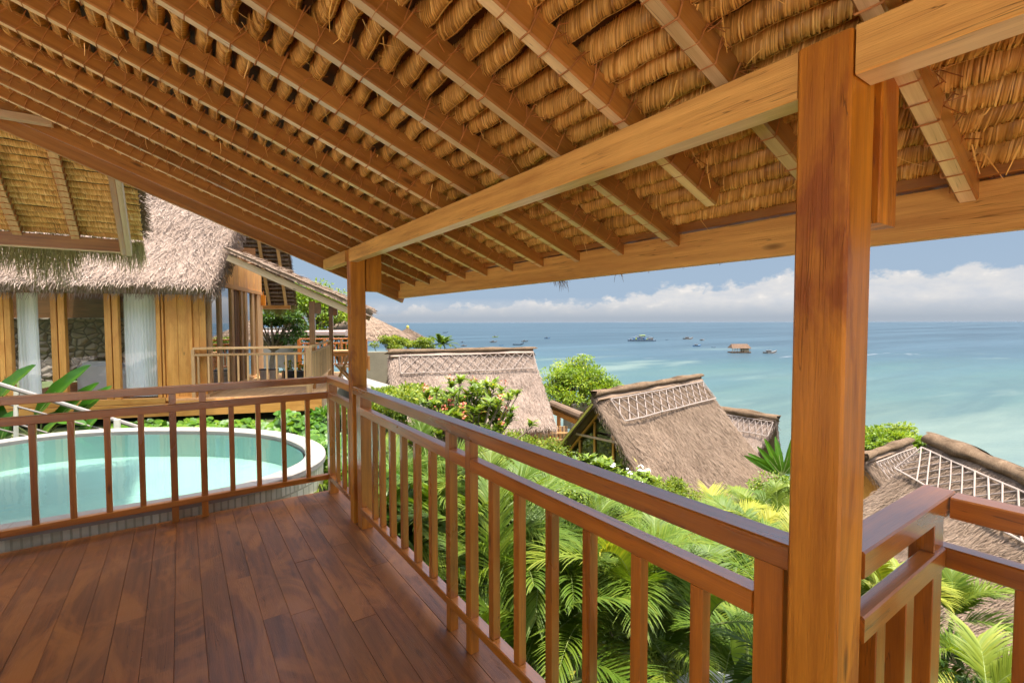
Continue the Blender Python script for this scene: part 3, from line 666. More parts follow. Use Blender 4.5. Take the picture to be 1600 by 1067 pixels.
# thatch on top of the roof and loose ends under the eave
e0 = V((1.86, -1.35, ROOF(1.86)+.30)); 
thatch_top(pav, V((-2.9, 4.42, ROOF(-2.9)+.34)), V((-2.9, -1.35, ROOF(-2.9)+.34)), V((1.79, -1.35, ROOF(1.79)+.30)), V((1.79, 4.42, ROOF(1.79)+.30)), 5000, .2, .01, .03, S_OUT, .12, 4, 'top_thatch', 0, 0, sides=False)
ls = NP(); g = np.random.default_rng(55)
for (px_, n_, L_) in ((880, 30, .085), (868, 12, .05), (970, 6, .06), (700, 5, .03), (770, 5, .03), (930, 4, .04), (1065, 3, .04), (1130, 3, .03), (640, 4, .03), (1008, 3, .03), (830, 5, .03), (1180, 4, .03)):
    q = PX(px_, 437, 1.79); s_ = np.stack([np.full(n_, 1.785), q.y+g.normal(0, .02, n_), np.full(n_, 1.76)], 1); d = nrm(g.normal(0, .25, (n_, 3))+A3((0, 0, -1))); LL = L_*g.uniform(.5, 1.2, n_)[:, None]
    ls.rib(np.stack([s_, s_+d*LL*.6, s_+d*LL+A3((.006, 0, 0))], 1), nrm(g.normal(0, .3, (n_, 3))+A3((0, 1, 0))), np.full(n_, .004), g.random(n_), .3)
prop(ls.build('loose_straw', S_RIDGE, pav), kind='stuff')

# ------------------------------------------------------------------ railings
def railing(name, label, boxes, bal, group='terrace railings'):
    t_ = thing(name, label, 'railing', boxes[0][1], group)
    for nm, lo, hi, mt in boxes:
        b = MB(); b.box(lo, hi, .004); b.build(nm, mt, t_)
    for lo, hi, nm in bal:
        b = MB(); b.box(lo, hi, .002); b.build(nm, W_RAIL, t_)
    return t_
bal = []
for y in (3.194, 3.044, 2.861, 2.674, 2.478, 2.280, 1.683, 1.498, 1.299, 1.108, .906, .710):
    bal.append(((1.052, y-.018, .166), (1.088, y+.018, .836), 'baluster'))
for y in (2.065, 1.868): bal.append(((1.046, y-.022, 0), (1.090, y+.022, .972), 'railing_post'))
bal.append(((1.052, 3.44, 0), (1.135, 3.535, .972), 'railing_post')); bal.append(((1.052, .500, 0), (1.115, .565, .972), 'railing_post'))
railing('wooden_railing', 'long waist high wooden railing between the two roof posts', [
    ('top_rail', (1.040, .486, .974), (1.112, 3.582, 1.030), W_RAIL), ('middle_rail', (1.047, .566, .838), (1.098, 3.438, .893), W_RAIL),
    ('bottom_rail', (1.043, .566, .120), (1.095, 3.438, .164), W_RAIL)], bal)
bal = [((1.055, y-.018, .166), (1.088, y+.018, .836), 'baluster') for y in (4.137, 3.943, 3.764)]
bal.append(((1.052, 4.33, 0), (1.125, 4.40, .972), 'corner_post'))
railing('wooden_railing', 'short piece of wooden railing left of the far roof post', [('top_rail', (1.045, 3.684, .974), (1.128, 4.46, 1.030), W_RAIL), ('middle_rail', (1.052, 3.684, .838), (1.10, 4.328, .893), W_RAIL), ('bottom_rail', (1.05, 3.684, .12), (1.098, 4.328, .164), W_RAIL)], bal)
bal = []
for i_ in range(-16, 5):
    xx = .1296+.1895*i_
    if i_ in (0, -1): bal.append(((xx-.022, 4.375, 0), (xx+.022, 4.415, .972), 'railing_post'))
    elif xx < 1.0: bal.append(((xx-.018, 4.378, .166), (xx+.018, 4.411, .836), 'baluster'))
railing('wooden_railing', 'brown wooden railing along the edge of the round pool', [('top_rail', (-3.4, 4.365, .974), (1.043, 4.44, 1.028), W_RAIL), ('middle_rail', (-3.4, 4.368, .838), (1.050, 4.418, .893), W_RAIL), ('bottom_rail', (-3.4, 4.366, .12), (1.050, 4.416, .164), W_RAIL)], bal)
bal = [((1.232, .388, .1), (1.285, .438, .838), 'baluster'), ((1.415, .388, .1), (1.468, .438, .838), 'baluster'), ((1.60, .385, 0), (1.672, .44, .974), 'corner_post')]
railing('wooden_railing', 'stub of wooden railing right of the near post with wide grey sheened top', [('top_rail', (1.134, .380, .974), (1.752, .452, 1.032), W_RAIL), ('middle_rail', (1.134, .378, .840), (1.668, .417, .897), W_RAIL), ('bottom_rail', (1.134, .38, .06), (1.598, .43, .10), W_RAIL)], bal)
bal = [((1.70, y-.018, .1), (1.74, y+.018, .838), 'baluster') for y in (.235, .05, -.14, -.33)]
railing('wooden_railing', 'wooden railing leaving the picture at the lower right corner', [('top_rail', (1.682, -1.2, .974), (1.752, .376, 1.030), W_RAIL), ('middle_rail', (1.674, -1.2, .840), (1.722, .440, .895), W_RAIL), ('bottom_rail', (1.68, -1.2, .06), (1.73, .37, .10), W_RAIL)], bal)

# ------------------------------------------------------------------ pool
def closed(pts, n=90):
    k = len(pts); out = []
    for i in range(k):
        p0, p1, p2, p3 = (V(pts[(i+j-1) % k]) for j in range(4))
        for q in range(n//k+1):
            t_ = q/(n//k+1); out.append(.5*((2*p1)+(p2-p0)*t_+(2*p0-5*p1+4*p2-p3)*t_*t_+(3*p1-p0-3*p2+p3)*t_**3))
    return out
ring = closed([(x, y, 0) for x, y in ((-1.0, 4.50), (-.40, 4.475), (.12, 4.47), (.48, 4.53), (.80, 4.70), (1.10, 4.98), (1.26, 5.36), (1.285, 5.86), (1.10, 6.55), (.66, 7.18), (.1, 7.66), (-.6, 8.10), (-1.25, 8.28), (-1.9, 8.1), (-2.6, 7.5), (-3.0, 6.6), (-2.8, 5.6), (-2.2, 4.9), (-1.6, 4.58))])
def inset(r_, d):
    n = len(r_); out = []
    for i in range(n):
        t_ = (r_[(i+1) % n]-r_[i-1]).normalized(); out.append(r_[i]+V((-t_.y, t_.x, 0))*d)
    return out
if sum((ring[i].x*ring[(i+1) % len(ring)].y-ring[(i+1) % len(ring)].x*ring[i].y) for i in range(len(ring))) < 0: ring.reverse()
inn = inset(ring, .20); wall_o = inset(ring, .025); wall_i = inset(ring, .22)
pool = thing('swimming_pool', 'round plunge pool of turquoise water with white stone coping', 'pool', (-.8, 6.3, -.4))
zc = .115; Z = lambda r_, z: [V((p.x, p.y, z)) for p in r_]
def band(name, mt, rings, sm=False):
    b = MB(); n = len(rings[0])
    for a, c in zip(rings[:-1], rings[1:]):
        L = 0
        for i in range(n):
            j = (i+1) % n; l = (a[j]-a[i]).length; h = (c[i]-a[i]).length
            b.add([a[i], a[j], c[j], c[i]], [(0, 1, 2, 3)], [[(L, 0), (L+l, 0), (L+l, h), (L, h)]]); L += l
    return b.build(name, mt, pool, sm)
band('coping', M_WHITE, [Z(ring, zc-.055), Z(ring, zc-.008), Z(inset(ring, .008), zc), Z(inset(ring, .192), zc), Z(inn, zc-.008), Z(inn, zc-.055), Z(ring, zc-.055)])
b = MB()   # mortar joints between coping stones
for i in range(0, len(ring), 4):
    p, q = ring[i], inn[i]; d = (ring[(i+1) % len(ring)]-p).normalized()*.004; b.add([V((*(p-d).xy, zc+.0012)), V((*(p+d).xy, zc+.0012)), V((*(q+d).xy, zc+.0012)), V((*(q-d).xy, zc+.0012))], [(0, 1, 2, 3)])
b.build('coping_joint', M_CONC, pool)
band('stone_cladding', M_CLAD, [Z(wall_o, zc-.055), Z(wall_o, -1.8)])
band('pool_wall', plain('pool_wall_plaster', (.36, .50, .44), .7, .2, 1.2, .05, .1, 30), [Z(wall_i, zc-.05), Z(wall_i, -.22)])
b = MB(); b.add(Z(wall_i, -.22), [tuple(range(len(ring)))]); b.build('pool_bottom', M_POOLB, pool)
b = MB(); b.add(Z(wall_i, .088), [tuple(range(len(ring)))]); b.build('water_surface', M_POOLW, pool)


# ================================================================== neighbouring villa (left)
HA = R(110); HU = V((math.sin(HA), math.cos(HA), 0)); HV = V((-HU.y, HU.x, 0))     # HU along the wall, HV away from us
W0 = P(220, 602, 9.5); W0.z = 0
def HW(u, v, z): return W0+HU*u+HV*v+V((0, 0, z))
def HP(px_, py_, off=0.0):
    r = ray(px_, py_); o_ = W0+HV*off; t_ = (o_-CAM).dot(HV)/r.dot(HV); q = CAM+r*t_; return (q-W0).dot(HU), q.z
villa = thing('wooden_villa', 'honey coloured wooden villa with glass bays under a grey thatch roof behind the pool', 'house', HW(0, 0, 0))
def hbeam(name, u0, u1, v, z0, z1, th, mt, c=.004, par=None):
    b = MB(); b.beam(HW(u0, v, (z0+z1)/2), HW(u1, v, (z0+z1)/2), th, z1-z0, (0, 0, 1), c); return b.build(name, mt, par or villa)
def hpost(name, u0, u1, v, z0, z1, th, mt, par=None):
    b = MB(); b.beam(HW((u0+u1)/2, v, z0), HW((u0+u1)/2, v, z1), th, u1-u0, HU, .004); return b.build(name, mt, par or villa)
U_ = lambda px_, py_=530: HP(px_, py_)[0]
uC = U_(322)
for a, c in ((-60, -20), (-18, -1), (1, 9.5), (10.5, 20), (82.5, 92), (94, 104.5), (166, 176), (178, 187.5), (246, 252.5), (254.5, 257.5)): hpost('wall_post', U_(a), U_(c), .0, .02, 2.42, .10, W_WALL)
for a, c in ((258.5, 278), (278.4, 296.5), (302.5, 312), (312.3, 322)): hpost('wall_panel', U_(a), U_(c), .015, .02, 2.42, .05, W_WALL)
for k_ in range(12): hpost('wall_panel', U_(-60)-.02-.31*(k_+1), U_(-60)-.03-.31*k_, .015, .02, 2.42, .05, W_WALL)
hpost('wall_post', U_(297), U_(302), -.01, .02, 2.42, .10, W_WALL)
hbeam('wall_plate', U_(-60)-3.9, uC, .0, 2.425, 2.56, .12, W_WALL)
hbeam('window_sill', U_(-90), U_(258), -.02, -.09, .015, .12, W_WALL); hbeam('base_beam', U_(-60)-3.9, U_(322), -.03, -.35, -.10, .12, W_WALL)
hbeam('wall_panel', U_(258.5), uC, .015, -.09, .015, .05, W_WALL)
hbeam('window_sill', U_(258.5), U_(322)-.02, -.04, -.05, .02, .06, W_WALL)
for a, c in ((20.5, 82), (105, 165.5), (188, 245.5)):
    b = MB(); b.quad(HW(U_(a), .03, .02), HW(U_(c), .03, .02), HW(U_(c), .03, 2.42), HW(U_(a), .03, 2.42)); b.build('window_pane', M_GLASS, villa)
def curtain(u0, u1, v, z0, z1, folds, par, amp=.035, seed=1, nm='curtain'):
    g = random.Random(seed); n = folds*6; rows = 10; vs_ = []; f = []
    ph = [g.random()*6 for _ in range(4)]
    for j in range(rows+1):
        zz = z0+(z1-z0)*j/rows
        for i in range(n+1):
            s_ = i/n; k_ = (1-j/rows)
            vs_.append(HW(u0+(u1-u0)*s_+.02*math.sin(s_*9+ph[1]+j*.2)*k_, v+amp*math.sin(s_*folds*2*math.pi+.5*math.sin(s_*13+ph[0])+k_*.6*math.sin(s_*5))*(.6+.5*math.sin(s_*7+ph[2])), zz))
    for j in range(rows):
        for i in range(n): a = j*(n+1)+i; f.append((a, a+1, a+n+2, a+n+1))
    return mesh_np(nm, vs_, f, M_CURT, par, smooth_=True)
M_CURT = leafmat('curtain_cloth', [(0, (.80, .80, .74)), (1, (.74, .73, .65))], .10, .8, .1)
curtain(U_(23), U_(57), .085, .04, 2.42, 6, villa, seed=2); curtain(U_(191), U_(247), .085, .04, 2.42, 11, villa, seed=3)
# room behind the glass
ra, rb, rd = U_(-90), uC, 4.0
def hslab(name, mt, pts, par=None):
    b = MB(); b.quad(*pts); return b.build(name, mt, par or villa)
hslab('room_floor', W_FLOOR, (HW(ra, .06, -.01), HW(rb, .06, -.01), HW(rb, rd+1, -.01), HW(ra, rd+1, -.01)))
hslab('room_back_wall', M_STONE, (HW(ra-2, rd, 0), HW(rb, rd, 0), HW(rb, rd, 1.62), HW(ra-2, rd, 1.62)))
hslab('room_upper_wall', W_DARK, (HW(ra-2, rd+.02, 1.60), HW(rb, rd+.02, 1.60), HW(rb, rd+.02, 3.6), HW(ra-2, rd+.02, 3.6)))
hbeam('stone_wall_cap', ra-2, rb-.05, rd-.04, 1.60, 1.64, .14, M_STONE)
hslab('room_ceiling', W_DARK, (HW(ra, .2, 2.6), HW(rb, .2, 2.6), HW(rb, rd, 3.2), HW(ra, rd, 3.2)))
def soft_box(name, label, cat, c, sx, sy, sz, mt, ang, r_=.12, back=None):
    t_ = thing(name, label, cat, c); b = bmesh.new(); 
    def bx(cx, cy_, cz, a, bb_, cc):
        me = bmesh.ops.create_cube(b, size=1, matrix=Matrix.Translation(V((cx, cy_, cz))) @ Matrix.Diagonal((a, bb_, cc, 1)))
    bx(0, 0, sz/2, sx, sy, sz)
    bmesh.ops.bevel(b, geom=b.edges[:], offset=r_, segments=3, affect='EDGES')
    if back:
        b2 = bmesh.new(); bmesh.ops.create_cube(b2, size=1, matrix=Matrix.Translation(V((0, sy/2-.12, back/2))) @ Matrix.Diagonal((sx, .25, back, 1))); bmesh.ops.bevel(b2, geom=b2.edges[:], offset=.1, segments=3, affect='EDGES')
        me2 = bpy.data.meshes.new('backrest'); b2.to_mesh(me2); b2.free(); me2.transform(Matrix.Rotation(ang, 4, 'Z')); link('backrest', me2, mt, t_)
    me = bpy.data.meshes.new(name); b.to_mesh(me); b.free(); me.transform(Matrix.Rotation(ang, 4, 'Z')); link('seat' if back else 'mattress', me, mt, t_); return t_
ang = math.atan2(HU.y, HU.x)
soft_box('bed', 'pale linen covered bed inside the villa below the stone wall', 'bed', HW(U_(95, 590)+.6, 2.4, 0), 2.0, 1.6, .52, M_FAB, ang)
soft_box('armchair', 'grey linen armchair seen through the middle villa window', 'armchair', HW(U_(118), 1.0, .0), .75, .75, .36, M_FAB, ang+3.14, .1, .72)
soft_box('armchair', 'second grey armchair behind glass, next to the big leaves', 'armchair', HW(U_(164), 1.0, .0), .7, .75, .30, M_FAB, ang+3.14, .1, .55)
# side wall with sliding glass doors, facing the bay
SV = lambda px_, py_=520: ((lambda r, o_: ((CAM+r*((o_-CAM).dot(HU)/r.dot(HU)))-W0).dot(HV))(ray(px_, py_), W0+HU*uC))
def spost(name, v0, v1, u, z0, z1, th, mt): b = MB(); b.beam(HW(u, (v0+v1)/2, z0), HW(u, (v0+v1)/2, z1), th, v1-v0, HV, .004); return b.build(name, mt, villa)
def sbeam(name, v0, v1, u, z0, z1, th, mt): b = MB(); b.beam(HW(u, v0, (z0+z1)/2), HW(u, v1, (z0+z1)/2), th, z1-z0, (0, 0, 1), .004); return b.build(name, mt, villa)
for a, c in ((326.5, 329), (341, 345), (360.5, 364), (375.5, 378.5), (382, 385.5), (393, 396.5), (401, 409)): spost('door_post', SV(a), SV(c), uC, .02, 2.30, .07, W_PORCH)
sbeam('door_head', -.02, SV(409), uC, 2.30, 2.40, .09, W_WALL); sbeam('door_sill', -.02, SV(409), uC, -.02, .05, .09, W_PORCH)
for a, c in ((329, 341), (345, 360.5), (385.5, 393)): hslab('door_pane', M_GLASSR, (HW(uC, SV(a), .05), HW(uC, SV(c), .05), HW(uC, SV(c), 2.30), HW(uC, SV(a), 2.30)))
for a, c in ((364, 375.5), (396.5, 401)): hslab('door_panel', W_DARK, (HW(uC-.05, SV(a), .05), HW(uC-.05, SV(c), .05), HW(uC-.05, SV(c), 2.30), HW(uC-.05, SV(a), 2.30)))
for a, c in ((363, 368), (368, 372), (372, 376)): spost('drawn_curtain', SV(a), SV(c)-.03, uC-.02, .05, 2.28, .03, W_DARK)
for i in range(2, 10): 
    v0 = i*SV(409)/10; spost('wall_panel', v0+.005, v0+SV(409)/10-.005, uC+.0, 2.405, min(3.30-.04*i, 2.24+(v0+.55)*1.28-.30), .05, W_WALL)
b = MB(); b.box((-.05, -.05, 0), (.05, .05, .3)); q = HW(uC+.1, SV(407), 2.0)
tl = MB(); tl.beam(q, q+V((0, 0, .3)), .09, .12, HU, .01); tl.tube([q+V((0, 0, .3)), q+V((0, 0, .42))], .008, 6); tl.build('wall_lantern', W_POST, villa)
# thatch roof of the villa
eR = HP(331, 462, -.5); eL = (HP(0, 462, -.5)[0]-4.6, 2.08)
za = 2.24
RG = 3.0      # slope run
A_, B_ = HW(eL[0], RG-.5, za+3.9), HW(eR[0]+.52, RG-.5, za+3.9)
C_, D_ = HW(eR[0]+.02, -.55, za), HW(eL[0], -.55, za)
thatch_top(villa, A_, B_, C_, D_, 38000, .17, .011, .035, S_OUT, .30, 11, 'thatch', 1.6, 1500, .16, .42, .035, .16)
fx = [(V(C_)+(V(B_)-V(C_))*k_/9+V((0, 0, -.12))) for k_ in range(10)]
b = NP(); g = np.random.default_rng(12); n = 2600; s_ = g.random(n); p0 = A3(C_)+(A3(B_)-A3(C_))*s_[:, None]-A3(HV)*0+A3((0, 0, -1))*(g.random(n)*.30)[:, None]
d = nrm(A3(HU)*g.uniform(.2, .8, n)[:, None]-A3(HV)*g.uniform(.1, .9, n)[:, None]+A3((0, 0, -1))*g.uniform(.2, 1.3, n)[:, None]); LL = g.uniform(.06, .17, n)
b.rib(np.stack([p0-d*.05, p0+d*LL[:, None]*.5, p0+d*LL[:, None]-A3((0, 0, .02))], 1), nrm(np.cross(d, A3((.3, .5, .8)))), g.uniform(.007, .014, n), g.uniform(.2, .95, n), .4)
b.build('thatch_verge', S_OUT, villa)

# ------------------------------------------------------------------ porch of the villa
porch = thing('wooden_porch', 'porch beside the villa with sloping thatch roof on two slim orange posts', 'porch', HW(uC+1.5, 1.5, -.3))
uR = HP(484, 560)[0]
b = MB(); u = uC-.55
while u < uR+.25:
    b.beam(HW(u+.06, -.18, -.02), HW(u+.06, 4.6, -.02), .116, .03, (0, 0, 1), .002); u += .12
b.build('porch_floor', W_PORCH, porch)
b = MB(); b.beam(HW(uC-.6, -.20, -.19), HW(uR+.25, -.20, -.19), .05, .30, (0, 0, 1), .003); b.build('edge_beam', W_WALL, porch)
b = MB(); b.beam(HW(uR+.27, -.15, -.19), HW(uR+.27, 4.6, -.19), .05, .30, (0, 0, 1), .003); b.build('edge_beam', W_PALE, porch)
def bm(name, a, c, w_, h_, mt, par, upv=(0, 0, 1)):
    b = MB(); b.beam(a, c, w_, h_, upv, .003); return b.build(name, mt, par)
def porch_rail(label, a, c, n, corner=(0, 0), mt=None, th=.035, zb=.18, zt=1.01, name='porch_railing', full=False, gr='porch railings', low=0.0):
    mt = mt or W_PORCH; t_ = thing(name, label, 'railing', V(a), gr); a, c = V(a), V(c); up_ = V((0, 0, 1)); d = (c-a).normalized(); Z_ = lambda p, z: V((p.x, p.y, p.z+z))
    bm('top_rail', Z_(a, zt-.02), Z_(c, zt-.02), .055, .045, mt, t_); bm('middle_rail', Z_(a, zt-.155), Z_(c, zt-.155), .045, .045, mt, t_); bm('bottom_rail', Z_(a, zb), Z_(c, zb), .045, .045, mt, t_)
    for i in range(n):
        q = a.lerp(c, (i+.5)/n); b = MB(); b.beam(Z_(q, zb+.022), Z_(q, zt-.178), th, th, d, .002); b.build('baluster', mt, t_)
    for k_, q in zip(corner, (a, c)):
        if k_: bm('corner_post', Z_(q, 0-low), Z_(q, zt-.042), k_, k_, mt, t_, d)
    return t_
porch_rail('pale front railing of the villa porch seen over the pool', HW(HP(305, 560)[0], -.1, 0), HW(uR, -.1, 0), 12, (.06, .11), low=.08)
t_ = porch_rail('slatted bamboo side railing of the villa porch', HW(uR+.02, .0, 0), HW(uR+.02, 3.55, 0), 34, (0, .1), W_BAMB, .05, low=.1)
porch_rail('far railing across the back of the villa porch', HW(uC+.9, 5.2, 0), HW(uR+.95, 5.2, 0), 18, (.09, .09), W_RAIL)
bm('corner_post', HW(uC+1.65, 5.2, 0), HW(uC+1.65, 5.2, 1.0), .09, .09, W_RAFT, porch); bm('corner_post', HW(uC+2.15, 5.2, 0), HW(uC+2.15, 5.2, 1.0), .06, .06, W_RAFT, porch)
# posts
for (px_, vv, w_) in ((488.3, .75, .12), (517.5, 3.65, .11)):
    r = ray(px_, 520); o_ = W0+HV*vv; q = CAM+r*((o_-CAM).dot(HV)/r.dot(HV)); uu = (q-W0).dot(HU)
    zt = 1.86-.0*vv; 
    bm('post', HW(uu, vv, -.3), HW(uu, vv, zt+.12), w_, w_, W_RAFT, porch, HU); bm('post_block', HW(uu+w_/2, vv, zt-.03), HW(uu+w_/2+.13, vv, zt-.03), w_*.9, .24, W_RAFT, porch)
# lean-to thatch
a0 = HP(356, 408, -.3); a1 = HP(568, 501, -.3)
zz0, zz1 = a0[1]+.02, a1[1]+.02; u0_, u1_ = a0[0], a1[0]
sl = V((u1_-u0_, 0, zz1-zz0))
bm('verge_board', HW(u0_, -.30, zz0+.05), HW(u1_, -.30, zz1+.05), .05, .13, W_PALE, porch)
bm('verge_board', HW(u0_, 4.0, zz0+.05), HW(u1_, 4.0, zz1+.05), .05, .13, W_PALE, porch)
for k_ in range(12): vv = -.1+k_*.36; bm('rafter', HW(u0_, vv, zz0+.08), HW(u1_-.05, vv, zz1+.08), .05, .07, W_RAFT, porch)
thatch_top(porch, HW(u0_, 4.2, zz0+.30), HW(u0_, -.42, zz0+.30), HW(u1_+.1, -.42, zz1+.26), HW(u1_+.1, 4.2, zz1+.26), 5000, .16, .012, .02, S_OUT2, .13, 21, 'thatch', .8, 500, .10, .3, .02)
# buckets and low bench on the porch
for i, (px_, lab) in enumerate(((413, 'left one of two cream lidded buckets on the porch'), (428, 'right one of two cream lidded buckets on the porch'))):
    c = PZ(px_, 585, 0.0); c = P(px_, 585, 12.6); c.z = 0; t_ = thing('bucket', lab, 'bucket', c, 'buckets on the porch')
    b = MB(); b.tube([c, c+V((0, 0, .27))], [.095, .12], 18); b.build('body', M_POT, t_); b = MB(); b.tube([c+V((0, 0, .272)), c+V((0, 0, .30))], [.127, .122], 18); b.build('lid', M_STEEL, t_)
t_ = thing('low_table', 'long low table against the far porch railing', 'table', HW(uC+2.2, 4.7, 0))
bm('table_top', HW(uC+1.2, 4.8, .62), HW(uR+.85, 4.8, .62), .40, .05, W_PORCH, t_)
bm('apron', HW(uC+1.25, 4.62, .53), HW(uR+.8, 4.62, .53), .03, .12, W_RAFT, t_)
for uu in (1.3, 2.3, 3.0): bm('leg', HW(uC+uu, 4.65, 0), HW(uC+uu, 4.65, .46), .06, .06, W_RAFT, t_)
for i_, px_ in enumerate((452, 472)):
    c = P(px_, 586, 12.7); c.z = 0; t_ = thing('planter', ('dark square planter on the porch', 'second dark planter next to the railing corner')[i_], 'planter', c)
    b = MB(); b.box(c-V((.16, .14, 0)), c+V((.16, .14, .24)), .01); b.build('box', M_STEEL, t_)
    lb = NP(); g = np.random.default_rng(i_+3); tv, tf = oval(2); n = 90; scatter(lb, tv, tf, A3(c)+A3((0, 0, .3))+g.normal(0, .09, (n, 3)), rvec(g, n), rvec(g, n)+A3((0, 0, 1)), g.uniform(.05, .1, n), g.random(n)); lb.build('plant', L_BUSH, t_)
t_ = thing('folding_chair', 'slanted wooden chair at the end of the porch', 'chair', P(530, 590, 12))
c = P(524, 600, 11.5); c.z = 0
for dv in (0, .42):
    q = c+HV*dv; bm('leg', q+V((.0, 0, 0)), q+HU*.42+V((0, 0, .95)), .04, .05, W_RAFT, t_); bm('leg', q+HU*.42, q+HU*.02+V((0, 0, .5)), .04, .05, W_RAFT, t_)
bm('seat', c+HV*.21+HU*.0+V((0, 0, .46)), c+HV*.21+HU*.42+V((0, 0, .42)), .42, .03, W_PORCH, t_); bm('backrest', c+HV*.21+HU*.30+V((0, 0, .7)), c+HV*.21+HU*.41+V((0, 0, .93)), .42, .025, W_PORCH, t_)

# ------------------------------------------------------------------ roofs seen from below: near-left pavilion and far gable
def under_roof(name, label, eL_, eR_, back, rise, rafter_px, row, mth, strips, seed, barge=True, fr=.28, over=.33, wr=.07, cat='pavilion', per=190):
    """eL_, eR_ eave corners; back = horizontal unit vector towards the ridge; rise per metre; strips = rafter positions (0..1)"""
    t_ = thing(name, label, cat, V(eL_)); U = (V(eR_)-V(eL_)); W = U.length; U = U.normalized(); upv = (V(back)+V((0, 0, rise))).normalized(); N = U.cross(upv).normalized()
    if N.z > 0: N = -N
    th = thatch_under(t_, V(eL_)-N*.10-upv*.02, U, upv, W+over, strips['len'], row, per, mth, S_BACK, row/.075*.8, .16, seed)
    bm('fascia_board', V(eL_)-U*.1+V((0, 0, -.02)), V(eR_)+V((0, 0, -.02)), .05, .13, W_RAFT, t_)
    bm('fascia_trim', V(eL_)-U*.1+V((0, 0, -.092)), V(eR_)+V((0, 0, -.092)), .055, .014, W_PALE, t_)
    for s_ in strips['at']:
        q = V(eL_)+U*W*s_; pts = [q-N*.035+upv*k_*strips['len']/6 for k_ in range(7)]; r_ = bm('rafter', pts[0]+upv*.03, pts[-1], wr, .07, W_PORCH, t_, N)
        b = MB(); k_ = .08
        while k_ < strips['len']:
            o_ = q+upv*k_-N*.0; b.tube([o_-U*(wr/2+.006)-N*.07, o_-U*(wr/2+.004)+N*.002, o_+N*.004+upv*.012, o_+U*(wr/2+.004)+N*.002, o_+U*(wr/2+.006)-N*.07], .006, 4, False); k_ += row
        if row < .12: b.build('lashing', M_ROPE, r_)
    if barge:
        q = V(eR_); bm('barge_board', q-V((0, 0, .06))+upv*(-.02), q+upv*strips['len']-V((0, 0, .06)), .05, .12, W_RAFT, t_, N); bm('barge_board', q+U*.05-V((0, 0, .07)), q+U*.05+upv*strips['len']-V((0, 0, .07)), .045, .14, W_PALE, t_, N)
    strand_fringe(t_, V(eL_)-V(back)*.12-U*.1, V(eR_)-V(back)*.12+U*over, int(W*fr*3600), fr, S_FRINGE, 'fringe', .007, tuple(-V(back)), .1, seed)
    # ragged verge
    g = np.random.default_rng(seed+9); n = int(strips['len']*420); s_ = g.random(n)*strips['len']; e_ = A3(V(eR_)+U*over-N*.1)
    p0 = e_+A3(upv)*s_[:, None]-A3(N)*(g.random(n)*.16)[:, None]; d = nrm(A3(U)*g.uniform(.3, 1, n)[:, None]-A3(upv)*g.uniform(-.2, .8, n)[:, None]); LL = g.uniform(.03, .11, n); b = NP()
    b.rib(np.stack([p0-d*.05, p0+d*LL[:, None]*.6, p0+d*LL[:, None]-A3((0, 0, .01))], 1), nrm(np.cross(d, A3(N))), g.uniform(.005, .011, n), g.uniform(.3, .9, n), .4); b.build('thatch_verge', S_RIDGE, t_)
    return t_
Yp = P(0, 376, 4.8).y; q2 = PY(193, 382, Yp); q1 = V((q2.x-4.0, q2.y, q2.z))
under_roof('neighbour_roof', 'underside of a thatch roof corner with hanging green fringe at the upper left', q1, q2, (0, -1, 0), .60, None, .082, S_P1, {'len': 2.4, 'at': [((PY(28, 370, Yp)-q1).x)/(q2-q1).x, ((PY(119, 375, Yp)-q1).x)/(q2-q1).x, .60, .44, .28, .12]}, 31, fr=.33, over=.17)
nr = bpy.data.objects['neighbour_roof']
for xx in (-3.45, -4.6): bm('post', V((xx, q2.y+.02, -.4)), V((xx, q2.y+.02, q2.z)), .11, .11, W_POST, nr, (0, 1, 0))
bm('purlin', V((-4.7, q2.y-1.6, q2.z+.98)), V((q2.x+.05, q2.y-1.6, q2.z+.98)), .09, .12, W_BEAM, nr)
bm('back_post', V((-4.6, q2.y-1.6, -.4)), V((-4.6, q2.y-1.6, q2.z+.95)), .11, .11, W_POST, nr, (0, 1, 0))
# far gable pavilion behind the villa
q1 = P(330, 473, 17); q2 = P(454, 479, 17.3); q1.z = q2.z
bk = -V((HV.x, HV.y, 0))
under_roof('far_pavilion', 'steep thatch roof with bare rafters rising behind the villa', q1, q2, bk, 1.55, None, .16, S_OUT2, {'len': 3.6, 'at': [.26, .5, .73, .94]}, 33, False, .30, .12, .09, per=110)
bm('post', q1+bk*0+V((.5, .2, -2.4)), q1+V((.5, .2, 0)), .12, .12, W_RAFT, bpy.data.objects['far_pavilion'])

